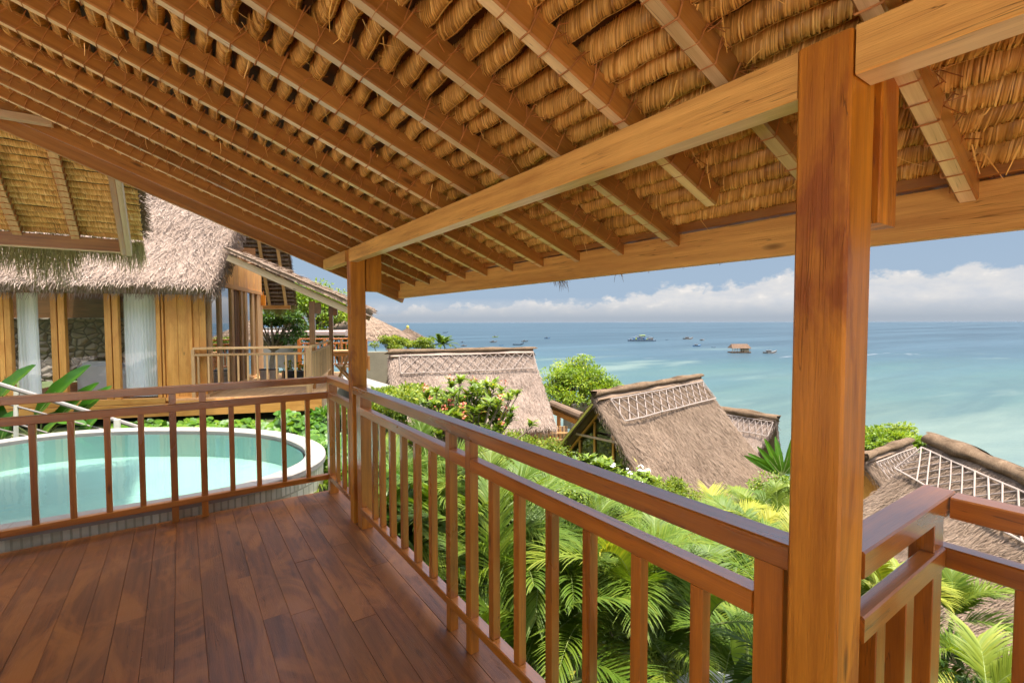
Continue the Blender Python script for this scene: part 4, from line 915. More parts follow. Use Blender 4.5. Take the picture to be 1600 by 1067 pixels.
# ================================================================== thatched cottages down the slope
def lattice(par, r0, r1, dn, top_, bot_, n, lean=1.0, rad=.016, off=.05, u0=.03, u1=.97):
    """white sticks in crossed diagonals; dn = unit vector down the slope"""
    U = (r1-r0); N = U.cross(dn).normalized(); N = N if N.z > 0 else -N; g = random.Random(n)
    pt = lambda u, d: r0+U*u+dn*d+N*off
    b = MB(); b.tube([pt(u0+(u1-u0)*k/6, top_+g.uniform(-.015, .015)) for k in range(7)], rad*1.3, 6); b.build('top_pole', M_STICK, par)
    b = MB(); b.tube([pt(u0+(u1-u0)*k/6, bot_+g.uniform(-.02, .02)) for k in range(7)], rad*1.3, 6); b.build('bottom_pole', M_STICK, par)
    b = MB(); du = (u1-u0)/n
    for i in range(n+1):
        for sg in (1, -1):
            a = u0+du*i; c = a+sg*du*1.9*lean; ta, tb = top_, bot_
            if c > u1: f = (u1-a)/(c-a); tb = top_+(bot_-top_)*f; c = u1
            if c < u0: f = (u0-a)/(c-a); tb = top_+(bot_-top_)*f; c = u0
            if abs(c-a) > .01 and rad: b.tube([pt(a, ta)+N*.012*sg, pt((a+c)/2+g.uniform(-.004, .004), (ta+tb)/2)+N*.014*sg, pt(c, tb)+N*.012*sg], rad*g.uniform(.7, 1), 5)
    for uu in (u0, u1): b.tube([pt(uu, top_), pt(uu, bot_)], rad, 5)
    b.build('crossed_sticks', M_STICK, par)
def cottage(name, label, r0, r1, run, drop, nmat, seed, n1=12000, runb=None, dropb=None, lat=None, glass=False, wall=True, ovr=.0, Ls=.24, ridge=.105, gable_at=.45, flare=0.0, hang=.14):
    """r0,r1 ridge ends (r0 nearest the camera side); near slope goes to perpendicular pp"""
    r0, r1 = V(r0), V(r1); U = (r1-r0).normalized(); pp = V((U.y, -U.x, 0))
    if pp.dot(CAM-r0) < 0: pp = -pp
    runb = runb or run; dropb = dropb or drop; L = (r1-r0).length
    base = V(((r0.x+r1.x)/2, (r0.y+r1.y)/2, r0.z-drop-.8)); t_ = thing(name, label, 'cottage', base)
    e = lambda r, s, a, d_, f=0.0: r+pp*s*a-V((0, 0, d_))+U*f
    thatch_top(t_, r0, r1, e(r1, 1, run, drop, flare), e(r0, 1, run, drop, -flare), int(n1*1.35), Ls*.8, .0125, .018, nmat, .22, seed, 'thatch', 1, 1100, hang, .30, .030, .05)
    thatch_top(t_, r1, r0, e(r0, -1, runb, dropb), e(r1, -1, runb, dropb), 2500, Ls, .018, .03, nmat, .22, seed+1, 'thatch', 1, 400, hang, .3, .03)
    # ridge roll of bound grass
    g = np.random.default_rng(seed+5); b = NP(); n = int(L*1700); s_ = g.random(n); th0 = g.uniform(-1.6, 1.6, n); bul = ridge*(1+.18*np.sin(s_*L*2.1+seed)+.10*np.sin(s_*L*5+1))
    k = 5; paths = []
    for j in range(k):
        th_ = th0+(j/(k-1)-.5)*1.5; wv = s_*L+.05*j*np.sin(th0*3); paths.append(A3(r0)+A3(U)*wv[:, None]+A3(pp)*(np.sin(th_)*bul*1.25)[:, None]+A3((0, 0, 1))*(np.cos(th_)*bul+.01+g.random(n)*.008)[:, None])
    b.rib(np.stack(paths, 1), np.tile(A3(U), (n, 1)), g.uniform(.014, .03, n), np.clip(g.normal(.5, .22, n), 0, 1)); b.build('ridge_roll', S_RIDGE, t_)
    mb = MB(); mb.tube([r0+U*L*k_/14+V((0, 0, -.01)) for k_ in range(15)], [ridge*.98*(1+.18*math.sin(L*k_/14*2.1+seed)+.10*math.sin(L*k_/14*5+1)) for k_ in range(15)], 14); mb.build('ridge_core', S_RIDGE, t_, True)
    dn = (pp*run-V((0, 0, drop))).normalized()
    if lat: lattice(t_, r0, r1, dn, *lat)
    fl = r0.z-drop-.05; gz = min(ground_z(base.x, base.y), fl-1.2)
    q0, q1 = r0+U*gable_at, r1-U*gable_at
    if wall:
        for s, a_ in ((1, run), (-1, runb)):
            aw = a_*.80; za_ = r0.z-drop*.86; b = MB(); b.beam(V((*(q0+pp*s*aw).xy, (za_+gz)/2)), V((*(q1+pp*s*aw).xy, (za_+gz)/2)), .08, za_-gz, (0, 0, 1)); b.build('wall', W_WALL if not glass else W_RAFT, t_)
        for q in (q0, q1):
            if glass and q is q0: continue
            b = MB(); b.add([q+pp*run*.8-V((0, 0, drop*.86)), q-pp*runb*.8-V((0, 0, dropb*.86)), q-V((0, 0, .12))], [(0, 1, 2)], [[(0, 0), (0, 4), (3, 2)]])
            o_ = V((q.x, q.y, 0)); zl = r0.z-drop*.86
            b.add([V((*(q+pp*run*.8).xy, gz)), V((*(q-pp*runb*.8).xy, gz)), V((*(q-pp*runb*.8).xy, zl)), V((*(q+pp*run*.8).xy, zl))], [(0, 1, 2, 3)], [[(0, 0), (0, 4), (3, 4), (3, 0)]]); b.build('gable_wall', W_WALL, t_)
    return t_, U, pp, L

# H2: the A-frame with glazed gable
r0 = P(929, 616, 14); r1 = PZ(1093, 588, r0.z)
aF, U2, pp2, L2 = cottage('a_frame_cottage', 'thatched A-frame cottage with green glazed gable and stick lattice in the middle of the slope', r0, r1, 2.95, 3.40, S_OUT2, 41, 20000, lat=(.28, 1.05, 13, .75, .017, .07, .07, .97), glass=True, Ls=.26, gable_at=.55, wall=True, flare=.12)
gq = r0+U2*.55
def gp(s, z): return gq+pp2*s+V((0, 0, z))
b = MB(); b.add([gp(0, -.36), gp(-2.25, -2.98), gp(2.25, -2.98)], [(0, 1, 2)]); b.build('gable_glass', M_GLASSG, aF)
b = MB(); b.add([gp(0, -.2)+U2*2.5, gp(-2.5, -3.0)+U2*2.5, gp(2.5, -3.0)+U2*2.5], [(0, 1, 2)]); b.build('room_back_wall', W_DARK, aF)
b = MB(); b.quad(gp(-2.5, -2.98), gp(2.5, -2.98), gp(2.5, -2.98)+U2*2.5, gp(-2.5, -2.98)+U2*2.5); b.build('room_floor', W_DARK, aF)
for s in (-1.45, -.95, -.38, .30, .95, 1.6):
    bm('mullion', gp(s, -2.98)-U2*.03, gp(s, -.50-abs(s)*1.15)-U2*.03, .055, .06, W_WALL, aF, pp2)
bm('gable_frame', gp(-.02, -.42)-U2*.03, gp(-2.2, -3.0)-U2*.03, .06, .09, W_WALL, aF, U2); bm('gable_frame', gp(.02, -.42)-U2*.03, gp(2.2, -3.0)-U2*.03, .06, .09, W_WALL, aF, U2)
bm('gable_sill', gp(-2.6, -3.03)-U2*.05, gp(2.6, -3.03)-U2*.05, .12, .10, W_RAFT, aF); bm('collar_beam', gp(-.95, -1.35)-U2*.30, gp(.95, -1.35)-U2*.30, .05, .06, W_PALE, aF)
M_YGREEN = wood('yellow_green_timber', (.22, .20, .03), (.50, .42, .08), .7, .2)  # yellow-green timber tone for the gable verge, its rafters and the finials
for s in (-1, 1):
    if s < 0: bm('verge_board', r0+V((0, 0, -.30))+U2*.02+pp2*s*.05, r0+pp2*s*2.78+V((0, 0, -3.45))+U2*.02, .06, .16, M_YGREEN, aF, U2)
    for k_ in (.14, .26, .38): bm('rafter', r0+V((0, 0, -.29))+U2*k_+pp2*s*.05, r0+pp2*s*2.75+V((0, 0, -3.40))+U2*k_, .05, .07, M_YGREEN, aF, U2)
# its small terrace at the far corner
q = P(1195, 770, 15.2); tb = thing('cottage_terrace', 'small terrace with weathered railing at the corner of the A-frame cottage', 'terrace', q)
z0_ = P(1205, 775, 15).z
c0, c1, c2 = P(1198, 771, 15), P(1222, 753, 16.4), P(1190, 747, 17.4)
for nm, a, c in (('rail', c0, c1), ('rail', c1, c2)):
    zt = c0.z; a = V((a.x, a.y, zt)); c = V((c.x, c.y, zt)); bm('top_rail', a, c, .09, .06, W_PALE, tb); bm('bottom_rail', a-V((0, 0, .62)), c-V((0, 0, .62)), .06, .05, W_RAFT, tb)
    for k_ in range(9): q = a.lerp(c, (k_+.5)/9); bm('baluster', q-V((0, 0, .6)), q-V((0, 0, .03)), .04, .04, W_RAFT, tb, (c-a))
bm('deck_board', V((c0.x-1.2, c0.y+.3, c0.z-.72)), V((c1.x-.3, c1.y+.3, c0.z-.72)), 1.6, .06, W_PORCH, tb)

# H1: wide cottage at left centre
r1 = P(832, 545, 18.95); r0 = P(609, 552, 17.0); r1.z = r0.z = .44
c1_, U1, pp1, L1 = cottage('thatched_cottage', 'thatched cottage with long crossed stick lattice behind the flowering frangipani', r0, r1, 2.0, 2.66, S_OUT, 51, 17000, lat=(.20, .92, 14, 1.0, .015, .06, .055, .99), Ls=.22, ridge=.085, gable_at=.5, flare=.12, hang=.22)
q = P(824, 668, 17.2)
bm('corner_post', V((q.x, q.y, q.z+.35)), V((q.x, q.y, q.z-1.2)), .22, .22, W_RAFT, c1_)
sc1 = thing('bamboo_screen', 'dark bamboo screen under the eave of the thatched cottage', 'screen', P(850, 690, 17.5))
b0, b1 = P(836, 672, 17.3), P(886, 672, 18.2)
for k_ in range(26):
    a = b0.lerp(b1, k_/25); b = MB(); b.tube([a+V((0, 0, .15)), a-V((0, 0, .9))], .022, 6); b.build('cane', W_BAMB if k_ % 3 else W_DARK, sc1)
for dz in (-.35, -.1): bm('cross_bar', b0+V((0, -.05, dz)), b1+V((0, -.05, dz)), .05, .05, W_BAMB, sc1)
# covered passage between the two cottages
pg = thing('covered_walkway', 'low thatch covered walkway between the two thatched cottages', 'walkway', P(885, 690, 19))
a0, a1 = P(862, 631, 19.5), P(910, 651, 17.6)
pr = (a1-a0).normalized(); sdv = pr.cross(V((0, 0, 1))).normalized()
mb = MB(); mb.tube([a0, a0.lerp(a1, .5), a1], .16, 10); mb.build('thatch', S_OUT2, pg); bm('roof_beam', a0-V((0, 0, .27)), a1-V((0, 0, .27)), .12, .20, W_RAFT, pg)
for k_ in (.25, .85): q = a0.lerp(a1, k_); bm('post', q-V((0, 0, .3)), q-V((0, 0, 2.2)), .11, .11, W_RAFT, pg)
bm('hand_rail', a0-V((0, 0, 1.3)), a1-V((0, 0, 1.25)), .07, .07, W_BAMB, pg)
q0, q1 = P(893, 632, 23), P(925, 626, 24.5); b = MB(); b.box(V((min(q0.x, q1.x), q0.y, q0.z-1.2)), V((max(q0.x, q1.x), q0.y+.6, q0.z)), .02); o = b.build('concrete_wall', M_CONC); prop(o, 'short grey concrete wall between the tree and the A-frame peak', 'wall')

# H3, H4, H5
r0 = P(1215, 654, 22); r1 = P(1085, 657, 25.5); r1.z = r0.z
cottage('far_cottage', 'far thatched cottage partly behind the A-frame with patched ridge lattice', r0, r1, 3.0, 3.6, S_OUT, 61, 7000, lat=(.25, 1.0, 14, .6, .018, .07, .02, .95), ridge=.17, glass=False, Ls=.28, wall=False, runb=.9, dropb=3.0, flare=-1.0)
r0 = P(1349, 714, 16.5); r1 = PZ(1420, 689, r0.z)
cottage('small_cottage', 'small thatched cottage with honey gable right of the near post', r0, r1, 1.9, 2.2, S_OUT2, 71, 7000, lat=(.30, 1.05, 12, .8, .016, .06, .09, .98), ridge=.13, gable_at=.25, Ls=.22)
r0 = P(1457, 687, 13); r1 = PZ(1600, 744, r0.z); dv = (r1-r0).normalized(); r1 = r0+dv*7.5
c5 = cottage('large_cottage', 'large thatched roof with thick brown ridge filling the lower right', r0, r1, 4.4, 4.55, S_OUT2, 81, 30000, lat=(.34, 1.22, 17, 1.35, .019, .06, .01, .98), ridge=.17, gable_at=.4, Ls=.22)

# ================================================================== umbrella huts, garden walls
def hut(label, apx, apy, d, w_, hgt, drop, mt=S_OUT2, pole=True, seed=1):
    a = P(apx, apy, d); t_ = thing('thatch_umbrella', label, 'parasol', V((a.x, a.y, a.z-hgt-drop)), 'thatched umbrellas beyond the porch'); g = np.random.default_rng(seed); b = NP()
    k = 20; th = np.linspace(0, 2*math.pi, k+1)[:-1]; ap = A3(a)
    prof = ((0, .04), (.33, .36), (.68, .70), (1, 1)); rings = [np.stack([ap[0]+w_*r_*np.cos(th), ap[1]+w_*r_*np.sin(th), np.full(k, ap[2]-hgt*h_)], 1) for h_, r_ in prof]; v = np.concatenate(rings)
    f = [[i*k+j, i*k+(j+1) % k, (i+1)*k+(j+1) % k, (i+1)*k+j] for i in range(3) for j in range(k)]; b.add(v, np.array(f), .4)
    n = 2600; tt = g.uniform(0, 2*math.pi, n); h = g.random(n)**.7; dr = np.stack([np.cos(tt)*w_, np.sin(tt)*w_, np.full(n, -hgt)], 1); p0 = ap+dr*h[:, None]; dn = nrm(dr+g.normal(0, .08, (n, 3))); L = hgt*g.uniform(.12, .24, n)
    N_ = nrm(np.stack([np.cos(tt)*hgt, np.sin(tt)*hgt, np.full(n, w_)], 1)); b.rib(np.stack([p0, p0+dn*L[:, None]*.5+N_*.03, p0+dn*L[:, None]+N_*.05], 1), nrm(np.cross(dn, N_)), g.uniform(.03, .06, n), np.clip(g.normal(.55, .22, n), 0, 1), .5)
    b.build('thatch', mt, t_)
    mb = MB(); mb.tube([a+V((0, 0, -.05)), a+V((0, 0, .10)), a+V((0, 0, .2))], [.09, .10, .02], 8); mb.build('finial', M_YGREEN, t_)
    mb = MB(); mb.tube([a-V((0, 0, .1)), a-V((0, 0, hgt+drop))], .07, 8); mb.build('pole', M_STICK, t_); return t_
hut('largest thatch umbrella, half hidden by the far roof post', 565, 488, 26, 2.75, 1.35, 1.9, seed=1)
hut('thatch umbrella between the largest and the rightmost one', 607, 513, 34, 1.75, .85, 1.8, seed=2)
hut('rightmost thatch umbrella against the sea with a pale pole', 637, 513, 30, 1.30, .72, 1.7, seed=3)
def wall(label, a, c, h, th, mt=M_CONC, nm='garden_wall'):
    b = MB(); a, c = V(a), V(c); z = min(a.z, c.z); b.beam(V((a.x, a.y, z-h/2)), V((c.x, c.y, z-h/2)), th, h, (0, 0, 1), .01); o = b.build(nm, mt); prop(o, label, 'wall'); return o
M_FENCE = plain('cream_plaster', (.27, .23, .15), .85, .2, 2, .15, .3, 30)
wall('cream plastered garden wall left of the wide cottage', P(552, 549, 19.5), P(614, 549, 19.8), 2.6, .15, M_FENCE)
q0, q1 = P(556, 587, 15.5), P(605, 601, 14.6); b = MB(); zt = PZ(590, 600, P(590, 600, 15).z).z
b.box(V((q0.x-.4, q1.y-.3, zt-.5)), V((q1.x+.15, q0.y+1.9, zt)), .02); o = b.build('paved_landing', M_CONC); prop(o, 'pale concrete landing between the porch and the wide cottage', 'paving')
wall('pale rendered wall among the trees behind the porch', P(395, 512, 24), P(470, 512, 24), 2.0, .2, M_CONC)
b = MB(); b.beam(P(408, 520, 22), P(548, 520, 22.5), 2.4, .25, (0, 0, 1), .1); o = b.build('pink_gravel_path', plain('pinkish_paving', (.42, .30, .25), .9, .2, 2, .2, .4, 20)); prop(o, 'pink paved path behind the porch railing', kind='structure')
wall('tan stone wall glimpsed behind the palm fronds', P(880, 845, 6.2), P(960, 835, 6.8), .9, .25, M_STONE, 'stone_wall')
# boulder at the bottom
bmx = bmesh.new(); bmesh.ops.create_icosphere(bmx, subdivisions=4, radius=1)
from mathutils import noise as mn
for v_ in bmx.verts:
    d_ = v_.co.normalized(); v_.co = d_*(1+.22*mn.noise(d_*1.7)+.06*mn.noise(d_*6)); v_.co.z *= .45; v_.co.x *= 1.15
me = bpy.data.meshes.new('boulder'); bmx.to_mesh(me); bmx.free()
for p_ in me.polygons: p_.use_smooth = True
o = link('boulder', me, plain('pale_limestone', (.60, .57, .52), .9, .2, 2, .2, .8, 14)); o.location = P(1120, 1075, 4.1)+V((0, 0, -.15)); o.scale = (.34, .34, .34); prop(o, 'big pale boulder below the palm fronds at the bottom', 'rock')
o = link('boulder', me.copy(), None); o.location = P(1050, 1085, 4.3)+V((0, 0, -.22)); o.scale = (.26, .3, .34); o.rotation_euler = (0, 0, 1); prop(o, 'smaller pale boulder left of the big one', 'rock')

# stair railing beyond the pool
sr = thing('metal_stair_railing', 'off-white pipe handrail slanting down beside the pool at the left', 'railing', P(60, 680, 7.7))
def pipe(name, pts, r_, par=sr, mt=M_PAINT, n=8): b = MB(); b.tube(pts, r_, n); return b.build(name, mt, par)
pipe('handrail', [P(-60, 582, 7.4), P(228, 671, 7.9)], .036)
pipe('lower_pipe', [P(-60, 612, 7.4), P(168, 673, 8.1)], .016); pipe('lower_pipe', [P(-60, 636, 7.4), P(100, 684, 8.0)], .016); pipe('lower_pipe', [P(-60, 655, 7.4), P(48, 683, 7.9)], .014)
for px_, y0_ in ((25, 606), (183, 655)): pipe('rail_post', [P(px_, y0_, 7.65), P(px_, 700, 7.65)], .045 if px_ > 100 else .03, sr, M_POT)

# ================================================================== planting
# creeping heart-leaved plants behind and beside the pool
g = np.random.default_rng(77); b = NP(); tv, tf = oval(4, .42, .12, 1, .12, 1); pts = []
for i in range(5200):
    u = g.random(); px_ = 175+u*365; y_hi = 652+ (12 if px_ > 480 else 0)*0; y_ = g.uniform(641, 700); d = g.uniform(7.0, 9.3)
    q = P(px_, 660, d); 
    pts.append((q.x, q.y))
pos = []
for (x_, y_) in pts:
    dx_ = min(math.hypot(x_-r_.x, y_-r_.y) for r_ in ring[::4])
    inside = False
    if dx_ < .14: continue
    pos.append((x_, y_, -.16-.26*min(1, dx_/1.2)+.07*math.sin(x_*5)*math.cos(y_*4)+g.uniform(-.13, .06)))
def in_ring(x_, y_):
    c = False; n = len(ring)
    for i in range(n):
        a_, b_ = ring[i], ring[i-1]
        if (a_.y > y_) != (b_.y > y_) and x_ < (b_.x-a_.x)*(y_-a_.y)/(b_.y-a_.y)+a_.x: c = not c
    return c
pos = [q for q in pos if not in_ring(q[0], q[1])]
for i in range(4200):     # mound spilling down right of the pool
    x_ = g.uniform(1.34, 2.5); y_ = g.uniform(4.75, 9.0)
    if x_ < ring[0].x: pass
    if in_ring(x_-.08, y_): continue
    pos.append((x_, y_, .02-.55*max(0, x_-1.45)+.10*math.sin(x_*6+y_*3)-g.random()*.9*smooth(1.25, 1.5, x_)*g.random()))
pos = np.array(pos); n = len(pos); X = nrm(np.stack([g.normal(.2, .7, n), g.normal(-.6, .7, n), g.normal(-.45, .3, n)], 1)); Zn = nrm(np.stack([g.normal(0, .35, n), g.normal(-.45, .3, n), np.ones(n)], 1))
scatter(b, tv, tf, pos, X, Zn, g.uniform(.07, .17, n), np.clip(g.normal(.45, .2, n), 0, 1)); o = b.build('heart_leaf_creeper', L_HEART); prop(o, 'bright heart-leaved creeper covering the ground behind the pool', kind='stuff')

def big_plant(name, label, base, leaves, m, seed, heart=False, stalk_r=.012, cat='plant', wave=.04, bend=.12):
    g = np.random.default_rng(seed); base = V(base); t_ = thing(name, label, cat, base)
    for (bx_, tx_, w_, upv, rr) in leaves:
        b = NP(); big_leaf(b, bx_, tx_, w_, g, rr, upv, wave, bend, 22, heart); b.build('leaf', m, t_)
        mb = MB(); bx_ = V(bx_); mid = base.lerp(bx_, .55)+V((0, 0, .1)); mb.tube([base, mid, bx_, bx_.lerp(V(tx_), .5)+V(upv).normalized()*(-.012)], [stalk_r*1.5, stalk_r*1.1, stalk_r, stalk_r*.35], 6); mb.build('leaf_stalk', M_PALMST, t_)
    return t_
F_ = -CF
big_plant('broad_leaf_plant', 'large paddle-leaved plant beside the white stair rail', P(62, 690, 8.3), [
    (P(52, 655, 8.3), P(122, 566, 8.0), .42, F_+V((.6, 0, .9)), .30), (P(-20, 650, 8.2), P(38, 566, 8.0), .5, F_+V((-.3, 0, 1)), .42), (P(75, 672, 8.2), P(140, 594, 8.1), .36, F_+V((0, 0, 1)), .38),
    (P(112, 660, 8.2), P(166, 600, 8.3), .30, F_+V((.4, 0, 1.2)), .30), (P(68, 650, 8.25), P(128, 655, 7.9), .26, F_+V((0, 0, 1.5)), .5), (P(10, 690, 8.1), P(-30, 610, 8), .4, F_+V((0, 0, 1)), .35),
    (P(60, 690, 8.0), P(84, 655, 7.9), .22, F_+V((0, 0, 1)), .55), (P(120, 690, 8.0), P(150, 646, 8.0), .26, F_+V((0, 0, 1)), .4), (P(2, 685, 7.9), P(14, 642, 7.9), .26, F_+V((0, 0, .6)), .35), (P(100, 700, 8.2), P(175, 668, 8.1), .35, F_+V((0, 0, 2)), .15), (P(60, 705, 8.2), P(110, 672, 8.0), .4, F_+V((0, 0, 2)), .12)], L_BIG, 5)

def on_ground(q): return V((q.x, q.y, ground_z(q.x, q.y)))
def shrub(name, label, px_, py_, d, rad, m, seed, clumps=18, per=170, leaf=.06, cat='shrub', group=None, tmpl=None, gap=.35):
    c = P(px_, py_, d); return tree(name, label, c, rad, on_ground(c), m, clumps, per, leaf, seed, .035, group, cat, tmpl, 1.2, gap)
# frangipani shrubs: rosettes of long leaves on forking branches
def frangipani(name, label, cx_, cy_, d, rad, seed, flower, nros, m=L_FRAN, leafL=.20, fl=.35, fsize=.028):
    g = np.random.default_rng(seed); c = P(cx_, cy_, d); base = on_ground(c); t_ = thing(name, label, 'frangipani', base); tb = MB(); b = NP(); fb = NP(); tv, tf = oval(4, .17, .25, 1, .2)
    fork = base.lerp(c, .5); tb.tube([base, fork], [.07, .055], 8); pet, pf = oval(2, .34, .1, 1, -.1)
    for i in range(nros):
        dd = rvec(g, 1)[0]; dd[2] = abs(dd[2])*.9-.15; q = c+V(dd*np.array(rad)*g.uniform(.3, 1.0)); e = fork.lerp(q, .5)+V(g.normal(0, .08, 3)); tb.tube([fork, e, q-V((0, 0, .06)), q], [.022, .012, .009, .009], 6)
        k = int(g.uniform(13, 22)); az_ = np.arange(k)*2.4+g.random()*6; el_ = g.uniform(-.1, .95, k); ax = nrm(A3(q-e)+A3((0, 0, .25)))
        X = nrm(np.stack([np.cos(az_)*np.cos(el_), np.sin(az_)*np.cos(el_), np.sin(el_)], 1)+ax*.35); pos = np.tile(A3(q), (k, 1))-ax*g.uniform(0, .09, k)[:, None]
        scatter(b, tv, tf, pos, X, nrm(A3((0, 0, 1))+rvec(g, k)*.25), leafL*g.uniform(.6, 1.2, k), np.clip(g.normal(.45+.08*g.normal(), .15, k)+.35*(g.random(k) < .04), 0, 1))
        if g.random() < fl:
            k2 = int(g.uniform(7, 16)); hub = A3(q)+ax*.09
            for j in range(k2):
                h2 = hub+rvec(g, 1)[0]*.055; n5 = np.arange(5)*1.2566; fx_ = nrm(ax*.6+rvec(g, 1)[0]*.6+A3((0, 0, .3))); s1 = nrm(np.cross(fx_, A3((.3, .2, .9)))); s2 = np.cross(fx_, s1)
                X = s1*np.cos(n5)[:, None]+s2*np.sin(n5)[:, None]+fx_*.35; scatter(fb, pet, pf, np.tile(h2, (5, 1)), X, np.tile(fx_, (5, 1)), np.full(5, fsize), np.full(5, .5))
    tb.build('trunk', M_BARK, t_); b.build('crown', m, t_)
    if fb.v: fb.build('flowers', flower, t_)
    return t_
frangipani('frangipani_tree', 'frangipani shrub with red and coral flower clusters in front of the wide cottage', 722, 660, 8.3, (1.42, 1.1, 1.06), 5, F_RED, 165, leafL=.17, fl=.15, fsize=.030)
frangipani('frangipani_tree', 'frangipani with white blooms below the green glazed gable', 922, 738, 9.0, (.50, .5, .42), 6, F_WHITE, 30, leafL=.20, fl=.16)
frangipani('frangipani_tree', 'low white flowering frangipani under the long railing', 985, 752, 8.6, (.6, .5, .26), 8, F_WHITE, 34, leafL=.15, fl=.22)
# shrubs and hedges
shrub('hedge_shrub', 'yellow green shrub just right of the far roof post', 600, 640, 7.4, (.42, .8, .55), L_BUSH, 11, 22, 220, .07)
shrub('hedge_shrub', 'tall leafy bush behind the far post below the landing', 640, 625, 11.5, (1.2, .8, .55), L_FRAN, 12, 20, 200, .09)
shrub('hedge_shrub', 'leafy mass right of the pool, left of the corner post', 528, 668, 7.8, (.55, .8, .45), L_HEART, 13, 16, 160, .10)
shrub('hedge_shrub', 'broad olive shrub under the middle of the long railing', 845, 770, 6.9, (1.5, .9, .55), L_FRAN, 14, 34, 260, .055)
shrub('hedge_shrub', 'fine leaved bush with pale blossom below the A-frame gable', 960, 812, 6.6, (1.2, .9, .50), L_BUSH, 15, 34, 260, .05)
shrub('hedge_shrub', 'rounded bright green shrub in front of the big thatch slope', 1045, 772, 8.4, (.46, .45, .42), L_BUSH, 16, 22, 260, .05)
shrub('hedge_shrub', 'bush in front of the wide cottage doorway', 790, 705, 10.5, (.9, .7, .6), L_BUSH, 17, 20, 200, .07)
shrub('hedge_shrub', 'small twiggy shrub left of the A-frame verge', 862, 712, 11.5, (.55, .5, .5), L_BUSH, 18, 14, 160, .06)
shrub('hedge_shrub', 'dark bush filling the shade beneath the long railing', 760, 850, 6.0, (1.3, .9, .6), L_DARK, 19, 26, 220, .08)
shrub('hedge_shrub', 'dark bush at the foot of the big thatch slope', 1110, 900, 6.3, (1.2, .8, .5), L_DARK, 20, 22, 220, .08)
shrub('hedge_shrub', 'dark green bush near the terrace corner of the A-frame', 1228, 775, 13.5, (.9, .9, .8), L_FRAN, 22, 18, 200, .09)
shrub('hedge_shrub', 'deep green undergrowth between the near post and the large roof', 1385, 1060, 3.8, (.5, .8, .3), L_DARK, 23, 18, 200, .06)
for i, (px_, py_, d_, w_, lab) in enumerate(((612, 536, 24, 1.2, 'yellow green hedge in front of the largest thatch umbrella'), (650, 540, 24, 1.3, 'low hedge right of the thatch umbrellas'), (725, 552, 25, 1.2, 'hedge top peeping over the wide cottage ridge'))):
    if i < 2: shrub('hedge_shrub', lab, px_, py_, d_, (w_, .8, .5), L_BUSH, 24+i, 20, 200, .10)
shrub('hedge_shrub', 'bush beyond the left end of the round pool outside the stair rail', -200, 690, 8.0, (.9, .8, .6), L_BUSH, 27, 20, 200, .07)
shrub('hedge_shrub', 'dark bush under the far left corner of the villa', -420, 660, 9.5, (1.2, .9, .8), L_DARK, 28, 22, 200, .09)
# trees
tree('spreading_tree', 'spreading light green tree between the two thatched cottages', P(905, 603, 24), (2.15, 1.7, 1.55), on_ground(P(905, 700, 24)), L_TREE, 60, 260, .14, 31, .14, None, 'tree', None, .8, .45)
tree('coastal_tree', 'low spreading tree at the shore right of the near post', P(1395, 688, 30), (2.9, 2.4, 1.05), on_ground(P(1395, 760, 30)), L_TREE, 60, 240, .17, 32, .16, None, 'tree', None, .8, .45)
tree('shade_tree', 'dark leaved tree hanging over the porch railing', P(425, 505, 19), (1.3, 1.2, .85), on_ground(P(425, 560, 19)), L_DARK, 26, 220, .15, 33)
tree('shade_tree', 'tall bright tree behind the porch posts', P(492, 487, 23), (1.9, 1.5, 1.75), on_ground(P(492, 560, 23)), L_TREE, 46, 230, .15, 34)
tree('shade_tree', 'smaller tree between the second porch post and the large umbrella', P(535, 502, 27), (1.1, 1.0, .8), on_ground(P(535, 560, 27)), L_TREE, 20, 200, .15, 35)
tree('shade_tree', 'distant tree whose top shows above the porch roof', P(452, 462, 27), (1.6, 1.4, 1.1), on_ground(P(452, 560, 27)), L_TREE, 18, 180, .16, 36)
palm('fan_of_palm', 'small palm crown against the sea above the cottage ridge', P(693, 545, 30), 26, .9, L_PALM, 37, (.1, 1.4), .3, 24, .12, .05, .4, None, (.9, 1.6), h=.1, stalks=3)
bpy.data.objects['fan_of_palm'].name = 'distant_palm'
# banana plant by the A-frame terrace
lv = []; g = np.random.default_rng(50); bp = P(1222, 735, 15)
for i in range(9):
    a_ = (i-4)*.30+g.normal(0, .08); bb_ = bp+V((0, 0, -.1))+CR*.1*math.sin(a_); tt = bb_+CR*(math.sin(a_)*1.1)+V((0, 0, math.cos(a_)*g.uniform(1.0, 1.35)))+CF*g.normal(0, .2); lv.append((bb_, tt, .21, F_+V((g.normal(0, .7), 0, .2)), g.uniform(.2, .5)))
big_plant('banana_plant', 'upright banana-like plant by the terrace of the A-frame cottage', bp-V((0, 0, .6)), lv, L_HEART, 51, False, .02, 'plant', .03, .1)
# elephant ears
def ear(px_, py_, d, w_, L, label, m, rr, seed, tilt=0.0):
    top_ = P(px_, py_, d); s = CR*tilt
    base_ = top_+(V((0, 0, 1))+s).normalized()*L*.5; tip = top_-(V((0, 0, 1))+s).normalized()*L*.5
    big_plant('elephant_ear', label, on_ground(top_), [(tip+V((0, 0, .0)), base_, w_, F_+V((0, 0, .7)), rr)], m, seed, True, .012, 'plant', .03, .05)
ear(1168, 978, 3.7, .30, .42, 'single large yellow green elephant-ear leaf beside the near post', L_EAR, .62, 61)
ear(1080, 915, 5.0, .5, .62, 'veined pale elephant-ear leaf under the middle rail', L_EAR, .35, 62, .2)
ear(1025, 885, 5.6, .5, .5, 'dark elephant-ear leaf left of the veined one', L_BIG, .55, 63, -.3)
ear(1120, 960, 4.6, .35, .4, 'small elephant-ear leaf low behind the railing', L_BIG, .6, 64, -.1)
